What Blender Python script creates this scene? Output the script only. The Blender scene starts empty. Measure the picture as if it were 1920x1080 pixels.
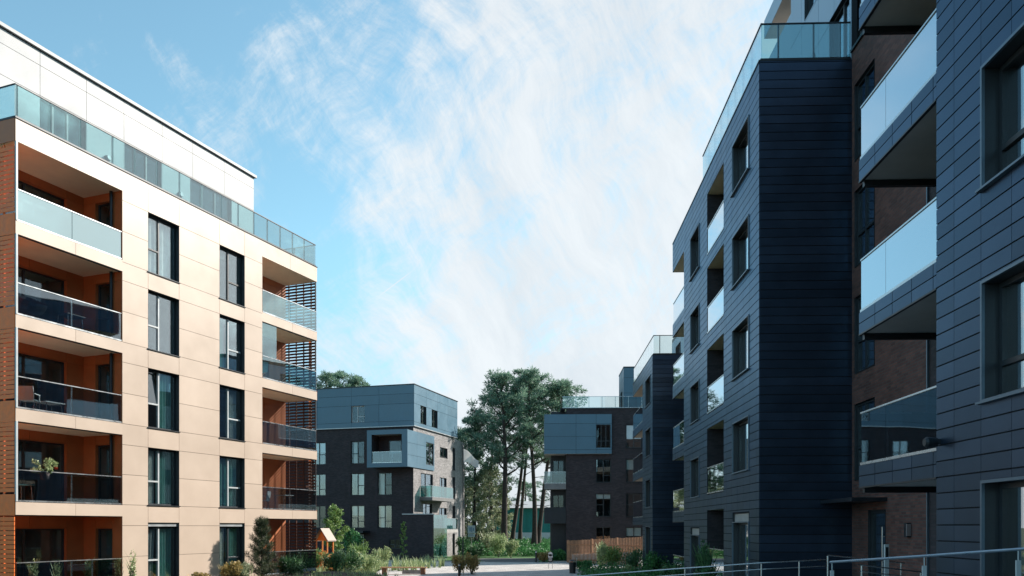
import bpy, math, random
from mathutils import Matrix, Vector, noise
R = math.radians
PI = math.pi
sc = bpy.context.scene
col = sc.collection

# ------------------------------------------------------------------ camera
EYE = 3.0
cam_d = bpy.data.cameras.new("camera")
cam = bpy.data.objects.new("camera", cam_d)
col.objects.link(cam)
cam.location = (0, 0, EYE)
cam.rotation_euler = (R(90), 0, 0)
cam_d.sensor_width = 36
cam_d.lens = 36 * 1560 / 1920
cam_d.shift_y = (988 - 540) / 1920
cam_d.clip_end = 3000
sc.camera = cam

# ------------------------------------------------------------------ light
SUN_AZ = (0.87, 0.493)      # horizontal direction towards the sun
SUN_EL = R(31)
sun_d = bpy.data.lights.new("sun", 'SUN')
sun = bpy.data.objects.new("sun", sun_d)
col.objects.link(sun)
sun_d.energy = 5.0
sun_d.angle = R(0.5)
sun_d.color = (1.0, 0.93, 0.84)
sv = Vector((SUN_AZ[0]*math.cos(SUN_EL), SUN_AZ[1]*math.cos(SUN_EL), math.sin(SUN_EL)))
sun.rotation_euler = sv.to_track_quat('Z', 'Y').to_euler()
sun.location = (60, 45, 60)

sc.view_settings.view_transform = 'Standard'
sc.view_settings.look = 'None'
sc.view_settings.gamma = 1
sc.view_settings.exposure = 0.55
sc.cycles.transparent_max_bounces = 20
sc.cycles.max_bounces = 8
sc.cycles.use_denoising = True
sc.cycles.caustics_reflective = False
sc.cycles.caustics_refractive = False

# ------------------------------------------------------------------ node helpers
def N(nt, typ, **kw):
    n = nt.nodes.new(typ)
    for k, v in kw.items():
        if k.startswith('i_'):
            key = k[2:]
            key = int(key) if key.isdigit() else key.replace('_', ' ')
            n.inputs[key].default_value = v
        else:
            setattr(n, k, v)
    return n
def mth(nt, op, a, b=None, c=None, clamp=False):
    n = nt.nodes.new('ShaderNodeMath'); n.operation = op; n.use_clamp = clamp
    for i, v in enumerate((a, b, c)):
        if v is None: continue
        if isinstance(v, (int, float)): n.inputs[i].default_value = v
        else: nt.links.new(v, n.inputs[i])
    return n.outputs[0]
def maprange(nt, v, a, b, c, d, smooth=False):
    n = nt.nodes.new('ShaderNodeMapRange')
    if smooth: n.interpolation_type = 'SMOOTHSTEP'
    nt.links.new(v, n.inputs[0])
    for i, x in enumerate((a, b, c, d)): n.inputs[i+1].default_value = x
    return n.outputs[0]

# ------------------------------------------------------------------ world: Nishita sky with cirrus
w = bpy.data.worlds.new("World")
sc.world = w
w.use_nodes = True
nt = w.node_tree
nt.nodes.clear()
out = nt.nodes.new('ShaderNodeOutputWorld')
bg = nt.nodes.new('ShaderNodeBackground')
bg.inputs[1].default_value = 0.10
sky = nt.nodes.new('ShaderNodeTexSky')
sky.sky_type = 'NISHITA'
sky.sun_disc = False
sky.sun_elevation = SUN_EL
sky.sun_rotation = math.atan2(SUN_AZ[0], SUN_AZ[1])
sky.altitude = 100
sky.air_density = 1.0
sky.dust_density = 0.6
sky.ozone_density = 1.6
tc = nt.nodes.new('ShaderNodeTexCoord')
sep = nt.nodes.new('ShaderNodeSeparateXYZ')
nt.links.new(tc.outputs['Generated'], sep.inputs[0])
dx, dy, dz = sep.outputs
wob = N(nt, 'ShaderNodeTexNoise', i_Scale=2.4, i_Detail=4.0)
nt.links.new(tc.outputs['Generated'], wob.inputs['Vector'])
va = N(nt, 'ShaderNodeVectorMath', operation='SCALE'); va.inputs[3].default_value = 0.26
nt.links.new(wob.outputs['Color'], va.inputs[0])
vb = N(nt, 'ShaderNodeVectorMath', operation='ADD')
nt.links.new(tc.outputs['Generated'], vb.inputs[0]); nt.links.new(va.outputs[0], vb.inputs[1])
def streak(rot, scl, detail, rough):
    m = N(nt, 'ShaderNodeMapping'); m.vector_type = 'TEXTURE'; m.inputs['Rotation'].default_value = rot; m.inputs['Scale'].default_value = [1/q for q in scl]
    nt.links.new(vb.outputs[0], m.inputs[0])
    n = N(nt, 'ShaderNodeTexNoise', i_Scale=1.0, i_Detail=detail, i_Roughness=rough); nt.links.new(m.outputs[0], n.inputs['Vector'])
    return n
n1 = streak((0, 0, 0), (2.6, 2.6, 2.6), 12.0, 0.66)
n2 = streak((0, R(60), 0), (3.2, 5.0, 12.0), 12.0, 0.72)
n3 = streak((0, R(-35), 0), (8.0, 9.0, 26.0), 10.0, 0.70)
hx = mth(nt, 'DIVIDE', dx, mth(nt, 'MAXIMUM', mth(nt, 'SQRT', mth(nt, 'ADD', mth(nt, 'MULTIPLY', dx, dx), mth(nt, 'MULTIPLY', dy, dy))), 0.01))
bias = maprange(nt, hx, -0.44, 0.18, -0.115, 0.15, True)
low = mth(nt, 'MULTIPLY', maprange(nt, dz, 0.0, 0.30, 0.20, 0.0, True), maprange(nt, dy, 0.0, 0.4, 0.0, 1.0, True))
fb = mth(nt, 'ADD', mth(nt, 'ADD', mth(nt, 'MULTIPLY', n1.outputs[0], 0.46), mth(nt, 'MULTIPLY', n2.outputs[0], 0.52)), mth(nt, 'MULTIPLY', n3.outputs[0], 0.40))
back = maprange(nt, dy, -0.15, 0.40, -0.40, 0.0, True)
fb = mth(nt, 'ADD', mth(nt, 'ADD', mth(nt, 'ADD', fb, bias), low), back)
mask = maprange(nt, fb, 0.61, 0.86, 0.0, 0.97, True)
# a short contrail high over the far block
lx = mth(nt, 'DIVIDE', dx, mth(nt, 'MAXIMUM', dy, 0.05)); lz = mth(nt, 'DIVIDE', dz, mth(nt, 'MAXIMUM', dy, 0.05))
ca, sa = math.cos(R(37)), math.sin(R(37))
qx = mth(nt, 'SUBTRACT', lx, (740-960)/1560); qz = mth(nt, 'SUBTRACT', lz, (988-533)/1560)
al = mth(nt, 'ADD', mth(nt, 'MULTIPLY', qx, ca), mth(nt, 'MULTIPLY', qz, sa))
ac = mth(nt, 'ABSOLUTE', mth(nt, 'SUBTRACT', mth(nt, 'MULTIPLY', qz, ca), mth(nt, 'MULTIPLY', qx, sa)))
con = mth(nt, 'MULTIPLY', maprange(nt, ac, 0.0003, 0.0013, 1, 0, True), maprange(nt, mth(nt, 'ABSOLUTE', al), 0.01, 0.05, 1, 0, True))
con = mth(nt, 'MULTIPLY', con, maprange(nt, dy, 0, 0.1, 0, 1))
mask = mth(nt, 'MAXIMUM', mask, mth(nt, 'MULTIPLY', con, 0.85))
tintn = N(nt, 'ShaderNodeMix', data_type='RGBA', blend_type='MULTIPLY'); tintn.inputs[0].default_value = 1
tcol = N(nt, 'ShaderNodeMix', data_type='RGBA')
tcol.inputs[6].default_value = (0.84, 1.0, 1.14, 1); tcol.inputs[7].default_value = (1.52, 1.90, 1.60, 1)
nt.links.new(sky.outputs[0], tintn.inputs[6]); nt.links.new(tcol.outputs[2], tintn.inputs[7])
nt.links.new(maprange(nt, dz, 0.0, 0.34, 0.0, 1.0, True), tcol.inputs[0])
cshade = N(nt, 'ShaderNodeMix', data_type='RGBA')
nt.links.new(maprange(nt, n2.outputs[0], 0.35, 0.65, 0, 1), cshade.inputs[0])
cshade.inputs[6].default_value = (5.0, 5.45, 5.85, 1); cshade.inputs[7].default_value = (6.1, 6.45, 6.7, 1)
mixc = N(nt, 'ShaderNodeMix', data_type='RGBA')
nt.links.new(mask, mixc.inputs[0]); nt.links.new(tintn.outputs[2], mixc.inputs[6]); nt.links.new(cshade.outputs[2], mixc.inputs[7])
nt.links.new(mixc.outputs[2], bg.inputs[0])
nt.links.new(bg.outputs[0], out.inputs[0])

# ------------------------------------------------------------------ materials
MATS = {}
def newmat(name):
    m = bpy.data.materials.new(name); m.use_nodes = True
    MATS[name] = m
    nt = m.node_tree
    return m, nt, nt.nodes['Principled BSDF']
def mat(name, c, rough=0.5, metal=0.0, spec=0.5, var=0.12, scale=3.0, bump=0.0, bscale=40.0, tint=0.0, rvar=0.06, stint=None):
    """plain procedural material: two noises vary colour and roughness; 'tint' uses the per-panel attribute"""
    m, nt, p = newmat(name)
    tc = nt.nodes.new('ShaderNodeTexCoord')
    n = N(nt, 'ShaderNodeTexNoise', i_Scale=scale, i_Detail=6.0, i_Roughness=0.6)
    nt.links.new(tc.outputs['Object'], n.inputs['Vector'])
    f = maprange(nt, n.outputs[0], 0.3, 0.7, 1 - var, 1 + var)
    if tint:
        a = N(nt, 'ShaderNodeAttribute', attribute_name='tint')
        f = mth(nt, 'MULTIPLY', f, maprange(nt, a.outputs['Fac'], 0, 1, 1 - tint, 1 + tint))
    mx = N(nt, 'ShaderNodeVectorMath', operation='SCALE'); mx.inputs[0].default_value = c
    nt.links.new(f, mx.inputs[3]); nt.links.new(mx.outputs[0], p.inputs['Base Color'])
    nt.links.new(maprange(nt, n.outputs[0], 0.3, 0.7, max(0, rough - rvar), min(1, rough + rvar)), p.inputs['Roughness'])
    p.inputs['Metallic'].default_value = metal
    p.inputs['Specular IOR Level'].default_value = spec
    if stint: p.inputs['Specular Tint'].default_value = (*stint, 1)
    if bump:
        n2 = N(nt, 'ShaderNodeTexNoise', i_Scale=bscale, i_Detail=4.0)
        nt.links.new(tc.outputs['Object'], n2.inputs['Vector'])
        b = N(nt, 'ShaderNodeBump'); b.inputs['Strength'].default_value = bump; b.inputs['Distance'].default_value = 0.02
        nt.links.new(n2.outputs[0], b.inputs['Height']); nt.links.new(b.outputs[0], p.inputs['Normal'])
    return m
def brickmat(name, c1, c2, mortar, bw=0.25, bh=0.075, rough=0.75, msize=0.01):
    m, nt, p = newmat(name)
    uv = nt.nodes.new('ShaderNodeUVMap'); uv.uv_map = 'UV'
    b = nt.nodes.new('ShaderNodeTexBrick')
    b.inputs['Scale'].default_value = 1; b.inputs['Brick Width'].default_value = bw; b.inputs['Row Height'].default_value = bh
    b.inputs['Mortar Size'].default_value = msize; b.inputs['Color1'].default_value = (*c1, 1); b.inputs['Color2'].default_value = (*c2, 1)
    b.inputs['Mortar'].default_value = (*mortar, 1); b.inputs['Bias'].default_value = 0.0
    nt.links.new(uv.outputs[0], b.inputs['Vector'])
    n = N(nt, 'ShaderNodeTexNoise', i_Scale=0.9, i_Detail=7.0, i_Roughness=0.65)
    nt.links.new(uv.outputs[0], n.inputs['Vector'])
    mx = N(nt, 'ShaderNodeVectorMath', operation='SCALE')
    nt.links.new(b.outputs[0], mx.inputs[0]); nt.links.new(maprange(nt, n.outputs[0], 0.3, 0.7, 0.72, 1.28), mx.inputs[3])
    nt.links.new(mx.outputs[0], p.inputs['Base Color'])
    p.inputs['Roughness'].default_value = rough
    bp = N(nt, 'ShaderNodeBump'); bp.inputs['Strength'].default_value = 0.5; bp.inputs['Distance'].default_value = 0.01
    bp.invert = True
    nt.links.new(b.outputs['Fac'], bp.inputs['Height']); nt.links.new(bp.outputs[0], p.inputs['Normal'])
    return m
def glassmat(name, trans, f0, power=3.0, rough=0.015, refl=(1, 1, 1), wavy=0.0, body=None, bodyf=0.0):
    """sheet glass: see-through, with mirror reflection that rises towards grazing angles"""
    m = bpy.data.materials.new(name); m.use_nodes = True; MATS[name] = m
    nt = m.node_tree; nt.nodes.clear()
    o = nt.nodes.new('ShaderNodeOutputMaterial')
    t = nt.nodes.new('ShaderNodeBsdfTransparent'); t.inputs[0].default_value = (*trans, 1)
    g = nt.nodes.new('ShaderNodeBsdfAnisotropic'); g.inputs['Roughness'].default_value = rough; g.inputs['Color'].default_value = (*refl, 1)
    lw = nt.nodes.new('ShaderNodeLayerWeight'); lw.inputs[0].default_value = 0.5
    if wavy:
        tc = nt.nodes.new('ShaderNodeTexCoord')
        n = N(nt, 'ShaderNodeTexNoise', i_Scale=0.9, i_Detail=1.0); nt.links.new(tc.outputs['Object'], n.inputs['Vector'])
        b = N(nt, 'ShaderNodeBump'); b.inputs['Strength'].default_value = wavy; b.inputs['Distance'].default_value = 0.05
        nt.links.new(n.outputs[0], b.inputs['Height']); nt.links.new(b.outputs[0], g.inputs['Normal'])
    f = mth(nt, 'MULTIPLY_ADD', mth(nt, 'POWER', lw.outputs['Facing'], power), 1 - f0, f0, clamp=True)
    mx = nt.nodes.new('ShaderNodeMixShader')
    base = t.outputs[0]
    if body:
        d = nt.nodes.new('ShaderNodeBsdfDiffuse'); d.inputs[0].default_value = (*body, 1)
        m2 = nt.nodes.new('ShaderNodeMixShader'); m2.inputs[0].default_value = bodyf
        nt.links.new(t.outputs[0], m2.inputs[1]); nt.links.new(d.outputs[0], m2.inputs[2]); base = m2.outputs[0]
    nt.links.new(f, mx.inputs[0]); nt.links.new(base, mx.inputs[1]); nt.links.new(g.outputs[0], mx.inputs[2])
    nt.links.new(mx.outputs[0], o.inputs[0])
    return m
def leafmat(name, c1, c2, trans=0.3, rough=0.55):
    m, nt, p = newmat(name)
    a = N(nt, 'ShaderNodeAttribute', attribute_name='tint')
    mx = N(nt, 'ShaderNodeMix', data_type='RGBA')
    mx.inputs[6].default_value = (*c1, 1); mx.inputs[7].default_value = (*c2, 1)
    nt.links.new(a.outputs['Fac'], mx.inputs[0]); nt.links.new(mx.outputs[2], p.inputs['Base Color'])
    p.inputs['Roughness'].default_value = rough
    t = nt.nodes.new('ShaderNodeBsdfTranslucent'); nt.links.new(mx.outputs[2], t.inputs[0])
    ms = nt.nodes.new('ShaderNodeMixShader'); ms.inputs[0].default_value = trans
    nt.links.new(p.outputs[0], ms.inputs[1]); nt.links.new(t.outputs[0], ms.inputs[2])
    nt.links.new(ms.outputs[0], nt.nodes['Material Output'].inputs[0])
    return m

mat('beige_panel', (0.57, 0.452, 0.362), 0.38, var=0.05, scale=0.7, tint=0.035, bump=0.03, bscale=120)
mat('white_panel', (0.405, 0.405, 0.408), 0.55, var=0.05, scale=0.6, tint=0.03)
mat('gap_light', (0.20, 0.19, 0.185), 0.9)
mat('gap_dark', (0.10, 0.08, 0.065), 0.9)
mat('gap_navy', (0.010, 0.012, 0.018), 0.9)
mat('terracotta', (0.42, 0.135, 0.048), 0.5, var=0.12, scale=1.5, tint=0.06)
mat('slat_wood', (0.86, 0.175, 0.022), 0.5, var=0.14, scale=5.0)
mat('slat_shaded', (0.10, 0.04, 0.026), 0.5, var=0.25, scale=5.0)  # slat colour darkened to paint the shade on the backlit far-end screens
mat('soffit_cream', (0.93, 0.89, 0.70), 0.6, var=0.06, scale=1.2)
mat('soffit_grey', (0.60, 0.56, 0.53), 0.7, var=0.1, scale=1.2)
mat('soffit_warm', (0.66, 0.55, 0.45), 0.6, var=0.06)
mat('navy_board', (0.046, 0.066, 0.105), 0.32, metal=0.68, var=0.12, scale=1.3, tint=0.2, bump=0.03, bscale=90, rvar=0.03, stint=(0.66, 0.85, 1.0))
mat('light_board', (0.30, 0.42, 0.54), 0.35, var=0.06, scale=0.8, tint=0.05)
mat('teal_panel', (0.085, 0.172, 0.235), 0.42, metal=0.0, var=0.07, scale=0.7, tint=0.06)
mat('dark_metal', (0.022, 0.026, 0.032), 0.4, metal=0.3, var=0.2)
mat('frame_dark', (0.028, 0.034, 0.04), 0.42, var=0.15)
mat('frame_light', (0.50, 0.53, 0.54), 0.4, var=0.08)
mat('trim_navy', (0.13, 0.18, 0.23), 0.4, metal=0.5, var=0.08)
mat('rail_steel', (0.28, 0.36, 0.44), 0.3, metal=0.85, var=0.08)
mat('steel', (0.55, 0.58, 0.60), 0.28, metal=0.9, var=0.08)
mat('zinc', (0.42, 0.45, 0.47), 0.42, metal=0.5, var=0.12)
mat('room', (0.20, 0.19, 0.185), 0.8, var=0.35, scale=0.9)
mat('room_dark', (0.07, 0.072, 0.08), 0.8, var=0.35, scale=0.9)
mat('curtain_white', (0.85, 0.87, 0.85), 0.8, var=0.08)
mat('curtain_teal', (0.30, 0.55, 0.52), 0.8, var=0.12)
mat('curtain_grey', (0.52, 0.56, 0.57), 0.8, var=0.12)
mat('blind_pale', (0.62, 0.66, 0.66), 0.7, var=0.05)
mat('bounce_floor', (0.70, 0.67, 0.62), 0.6, var=0.06)  # balcony floors made pale to bounce light up onto the soffits
mat('concrete', (0.40, 0.385, 0.37), 0.8, var=0.15, scale=2, bump=0.2)
mat('concrete_dark', (0.20, 0.2, 0.2), 0.8, var=0.15, scale=2, bump=0.2)
mat('roof_felt', (0.10, 0.10, 0.10), 0.9)
brickmat('dark_brick', (0.020, 0.016, 0.020), (0.046, 0.034, 0.040), (0.026, 0.024, 0.028))
brickmat('red_brick', (0.095, 0.040, 0.034), (0.19, 0.078, 0.060), (0.09, 0.075, 0.07))
brickmat('pale_brick', (0.15, 0.14, 0.14), (0.34, 0.32, 0.315), (0.26, 0.25, 0.25))
glassmat('bright_glass', (0.90, 0.96, 0.96), 0.17, 2.0, 0.01, (0.94, 0.98, 1.0), wavy=0.05)
glassmat('mid_glass', (0.88, 0.94, 0.95), 0.12, 2.4, 0.01, (0.86, 0.95, 1.0), wavy=0.04)
glassmat('frosted_rail_glass', (0.5, 0.66, 0.68), 0.16, 1.8, 0.05, (0.9, 0.97, 1.0), body=(0.50, 0.66, 0.68), bodyf=0.55)
glassmat('window_glass', (0.88, 0.93, 0.93), 0.05, 2.6, 0.01, (0.80, 0.92, 1.0), wavy=0.03)
glassmat('rail_glass', (0.58, 0.76, 0.78), 0.10, 2.0, 0.02, (0.9, 0.97, 1.0), wavy=0.03)
glassmat('dark_rail_glass', (0.62, 0.69, 0.72), 0.10, 1.8, 0.02, (0.88, 0.95, 1.0), wavy=0.03)
glassmat('mirror_rail_glass', (0.30, 0.36, 0.40), 0.34, 1.25, 0.02, (0.86, 0.94, 1.0), wavy=0.03)
glassmat('sky_sheen_rail_glass', (0.30, 0.36, 0.40), 0.30, 1.4, 0.08, (0.88, 0.94, 1.0), body=(0.52, 0.60, 0.72), bodyf=0.6)  # pale body colour paints the sky mirrored in the upper rows
glassmat('dim_sheen_rail_glass', (0.42, 0.46, 0.50), 0.05, 2.2, 0.02, (0.8, 0.9, 1.0), wavy=0.03)  # same glass made darker, painting the dark reflection in the bottom row
glassmat('clear_rail_glass', (0.86, 0.93, 0.93), 0.07, 2.2, 0.02, (0.9, 0.97, 1.0))
glassmat('teal_glass', (0.35, 0.62, 0.60), 0.12, 2.5, 0.02, (0.9, 1, 1))
mat('bark', (0.060, 0.044, 0.036), 0.9, var=0.45, scale=6, bump=0.6, bscale=14)
mat('bark_grey', (0.12, 0.105, 0.09), 0.9, var=0.4, scale=6, bump=0.5, bscale=14)
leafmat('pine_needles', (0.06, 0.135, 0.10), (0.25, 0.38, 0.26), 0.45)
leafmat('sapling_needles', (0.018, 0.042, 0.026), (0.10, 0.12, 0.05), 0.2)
leafmat('leaf_mid', (0.06, 0.15, 0.04), (0.30, 0.43, 0.13), 0.35)
leafmat('leaf_olive', (0.15, 0.20, 0.10), (0.55, 0.58, 0.38), 0.35)
leafmat('leaf_dark', (0.028, 0.085, 0.04), (0.13, 0.27, 0.11), 0.25)
leafmat('leaf_yellow', (0.16, 0.14, 0.04), (0.55, 0.40, 0.16), 0.35)
leafmat('leaf_pale', (0.18, 0.27, 0.11), (0.55, 0.62, 0.34), 0.35)
leafmat('leaf_green', (0.03, 0.12, 0.04), (0.10, 0.30, 0.09), 0.3)
mat('petal_red', (0.55, 0.06, 0.03), 0.6)
mat('play_orange', (0.62, 0.22, 0.05), 0.55, var=0.15, scale=4)
mat('play_yellow', (0.72, 0.48, 0.20), 0.55, var=0.12, scale=4)
mat('play_roof', (0.42, 0.35, 0.30), 0.7, var=0.08)
mat('fence_wood', (0.36, 0.17, 0.085), 0.65, var=0.3, scale=5)
mat('bench_wood', (0.50, 0.30, 0.15), 0.65, var=0.2, scale=5)
mat('bench_leg', (0.22, 0.10, 0.05), 0.7, var=0.2)
mat('sign_face', (0.50, 0.56, 0.60), 0.5, var=0.08)
mat('sign_blue', (0.14, 0.26, 0.40), 0.5)
leafmat('flag_cloth', (0.72, 0.72, 0.70), (0.80, 0.80, 0.78), 0.55, 0.8)
mat('black_paint', (0.015, 0.016, 0.018), 0.45)
mat('white_paint', (0.75, 0.75, 0.75), 0.5, var=0.05)
mat('terracotta_pot', (0.10, 0.08, 0.08), 0.7)
mat('teal_wall', (0.03, 0.26, 0.24), 0.6, var=0.1)
mat('soil', (0.05, 0.038, 0.028), 0.95, var=0.4, scale=5, bump=0.6, bscale=20)
mat('wicker', (0.05, 0.04, 0.035), 0.7, var=0.3, scale=20)

def groundmat(name, c1, c2, scale, rough=0.9, bump=0.4, bscale=30):
    m, nt, p = newmat(name)
    tc = nt.nodes.new('ShaderNodeTexCoord')
    n = N(nt, 'ShaderNodeTexNoise', i_Scale=scale, i_Detail=9.0, i_Roughness=0.65); nt.links.new(tc.outputs['Object'], n.inputs['Vector'])
    n2 = N(nt, 'ShaderNodeTexNoise', i_Scale=scale*9, i_Detail=5.0); nt.links.new(tc.outputs['Object'], n2.inputs['Vector'])
    f = mth(nt, 'ADD', mth(nt, 'MULTIPLY', n.outputs[0], 0.6), mth(nt, 'MULTIPLY', n2.outputs[0], 0.4))
    mx = N(nt, 'ShaderNodeMix', data_type='RGBA'); mx.inputs[6].default_value = (*c1, 1); mx.inputs[7].default_value = (*c2, 1)
    nt.links.new(maprange(nt, f, 0.35, 0.65, 0, 1), mx.inputs[0]); nt.links.new(mx.outputs[2], p.inputs['Base Color'])
    p.inputs['Roughness'].default_value = rough
    b = N(nt, 'ShaderNodeBump'); b.inputs['Strength'].default_value = bump; b.inputs['Distance'].default_value = 0.03
    n3 = N(nt, 'ShaderNodeTexNoise', i_Scale=bscale, i_Detail=4.0); nt.links.new(tc.outputs['Object'], n3.inputs['Vector'])
    nt.links.new(n3.outputs[0], b.inputs['Height']); nt.links.new(b.outputs[0], p.inputs['Normal'])
    return m
groundmat('earth', (0.06, 0.055, 0.03), (0.10, 0.12, 0.05), 0.3)
groundmat('grass_green', (0.025, 0.085, 0.022), (0.075, 0.19, 0.045), 0.7)
groundmat('asphalt', (0.11, 0.11, 0.115), (0.16, 0.16, 0.165), 2.0, bump=0.2)
brickmat('paver', (0.50, 0.46, 0.43), (0.62, 0.575, 0.54), (0.28, 0.26, 0.25), 0.22, 0.11, 0.85, 0.008)

# ------------------------------------------------------------------ mesh builder
def rz(a): return Matrix.Rotation(a, 4, 'Z')
def tr(x, y, z): return Matrix.Translation((x, y, z))
I4 = Matrix.Identity(4)
class MB:
    def __init__(self): self.v = []; self.f = []; self.m = []; self.t = []; self.uv = []
    def poly(self, pts, mi=0, tint=0.5, M=None, uvs=None):
        b = len(self.v)
        P = [Vector(p) for p in pts]
        if uvs is None:
            n = (P[1]-P[0]).cross(P[2]-P[0]); ax, ay, az = abs(n.x), abs(n.y), abs(n.z)
            if az >= ax and az >= ay: uvs = [(p.x, p.y) for p in P]
            elif ax > ay: uvs = [(p.y, p.z) for p in P]
            else: uvs = [(p.x, p.z) for p in P]
        self.v += [tuple(M @ p) if M is not None else tuple(p) for p in P]
        self.f.append(tuple(range(b, b+len(P)))); self.m.append(mi); self.t.append(tint); self.uv.append(uvs)
    def box(self, x0, x1, y0, y1, z0, z1, mi=0, M=None, tint=0.5, skip=''):
        a, b = min(x0, x1), max(x0, x1); c, d = min(y0, y1), max(y0, y1); e, f = min(z0, z1), max(z0, z1)
        S = {'f': [(a,c,e),(b,c,e),(b,c,f),(a,c,f)], 'b': [(b,d,e),(a,d,e),(a,d,f),(b,d,f)],
             'l': [(a,d,e),(a,c,e),(a,c,f),(a,d,f)], 'r': [(b,c,e),(b,d,e),(b,d,f),(b,c,f)],
             'u': [(a,c,f),(b,c,f),(b,d,f),(a,d,f)], 'd': [(a,d,e),(b,d,e),(b,c,e),(a,c,e)]}
        for k, p in S.items():
            if k not in skip: self.poly(p, mi, tint, M)
    def tube(self, p0, p1, r0, r1=None, n=8, mi=0, M=None, caps=True, tint=0.5):
        r1 = r0 if r1 is None else r1
        p0, p1 = Vector(p0), Vector(p1); d = (p1-p0)
        if d.length < 1e-6: return
        d.normalize(); up = Vector((0,0,1)) if abs(d.z) < 0.95 else Vector((1,0,0))
        a = d.cross(up).normalized(); b = d.cross(a)
        c0 = [p0 + r0*(math.cos(2*PI*i/n)*a + math.sin(2*PI*i/n)*b) for i in range(n)]
        c1 = [p1 + r1*(math.cos(2*PI*i/n)*a + math.sin(2*PI*i/n)*b) for i in range(n)]
        for i in range(n):
            j = (i+1) % n
            self.poly([c0[i], c1[i], c1[j], c0[j]], mi, tint, M)
        if caps:
            self.poly(c0, mi, tint, M); self.poly(c1[::-1], mi, tint, M)
    def path(self, pts, radii, n=7, mi=0):
        """joined tapering tube through points (shared rings, smooth)"""
        pts = [Vector(p) for p in pts]; rings = []
        for i, p in enumerate(pts):
            d = (pts[min(i+1, len(pts)-1)] - pts[max(i-1, 0)]).normalized()
            up = Vector((0,0,1)) if abs(d.z) < 0.9 else Vector((1,0,0))
            a = d.cross(up).normalized(); b = d.cross(a)
            rings.append([p + radii[i]*(math.cos(2*PI*k/n)*a + math.sin(2*PI*k/n)*b) for k in range(n)])
        # keep rings from twisting: match first vertices
        for i in range(1, len(rings)):
            best = min(range(n), key=lambda s: (rings[i][s]-rings[i-1][0]).length)
            rings[i] = rings[i][best:] + rings[i][:best]
            if (rings[i][1]-rings[i-1][1]).length > (rings[i][-1]-rings[i-1][1]).length:
                rings[i] = [rings[i][0]] + rings[i][1:][::-1]
        for i in range(len(rings)-1):
            for k in range(n):
                j = (k+1) % n
                self.poly([rings[i][k], rings[i][j], rings[i+1][j], rings[i+1][k]], mi)
        self.poly(rings[-1], mi)
    def build(self, name, mats, parent=None, M=None, smooth=False, merge=False):
        me = bpy.data.meshes.new(name)
        me.from_pydata(self.v, [], self.f)
        for m in (mats if isinstance(mats, (list, tuple)) else [mats]): me.materials.append(MATS[m])
        me.polygons.foreach_set('material_index', self.m)
        ul = me.uv_layers.new(name='UV'); flat = []
        for u in self.uv:
            for a in u: flat += [a[0], a[1]]
        ul.data.foreach_set('uv', flat)
        at = me.attributes.new('tint', 'FLOAT', 'FACE'); at.data.foreach_set('value', self.t)
        if smooth: me.polygons.foreach_set('use_smooth', [True]*len(self.f))
        if merge:
            import bmesh
            bm = bmesh.new(); bm.from_mesh(me); bmesh.ops.remove_doubles(bm, verts=bm.verts, dist=1e-4); bm.to_mesh(me); bm.free()
        me.update()
        o = bpy.data.objects.new(name, me); col.objects.link(o)
        if parent is not None: o.parent = parent
        if M is not None: o.matrix_local = M
        return o
def empty(name, M, label, cat, group=None):
    o = bpy.data.objects.new(name, None); col.objects.link(o); o.empty_display_size = 0.3
    o.matrix_local = M; o['label'] = label; o['category'] = cat
    if group: o['group'] = group
    return o
def tag(o, label, cat, group=None, kind=None):
    if label: o['label'] = label
    if cat: o['category'] = cat
    if group: o['group'] = group
    if kind: o['kind'] = kind
    return o
def rng(s): return random.Random(s)

# ------------------------------------------------------------------ facade tools (x along, y inwards, z up)
def subtract(r, o):
    x0, x1, z0, z1 = r; a, b, c, d = o
    if a >= x1 or b <= x0 or c >= z1 or d <= z0: return [r]
    res = []
    if a > x0: res.append((x0, a, z0, z1)); x0 = a
    if b < x1: res.append((b, x1, z0, z1)); x1 = b
    if c > z0: res.append((x0, x1, z0, c))
    if d < z1: res.append((x0, x1, d, z1))
    return res
def wall(mb, M, x0, x1, z0, z1, ops=(), reveal=0.2, mi=0, ri=1, y=0.0):
    """wall sheet with openings and the reveals that give it depth"""
    xs = sorted({x0, x1, *[min(max(v, x0), x1) for o in ops for v in o[:2]]})
    zs = sorted({z0, z1, *[min(max(v, z0), z1) for o in ops for v in o[2:4]]})
    for i in range(len(xs)-1):
        for j in range(len(zs)-1):
            cx, cz = (xs[i]+xs[i+1])/2, (zs[j]+zs[j+1])/2
            if any(o[0] < cx < o[1] and o[2] < cz < o[3] for o in ops): continue
            mb.poly([(xs[i],y,zs[j]),(xs[i+1],y,zs[j]),(xs[i+1],y,zs[j+1]),(xs[i],y,zs[j+1])], mi, 0.5, M)
    for o in ops:
        a, b, c, d = o[:4]; r = y + reveal; f = y - 0.022
        mb.poly([(a,f,c),(a,f,d),(a,r,d),(a,r,c)], ri, 0.5, M)
        mb.poly([(b,f,d),(b,f,c),(b,r,c),(b,r,d)], ri, 0.5, M)
        mb.poly([(a,f,d),(b,f,d),(b,r,d),(a,r,d)], ri, 0.5, M)
        mb.poly([(b,f,c),(a,f,c),(a,r,c),(b,r,c)], ri, 0.5, M)
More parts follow.
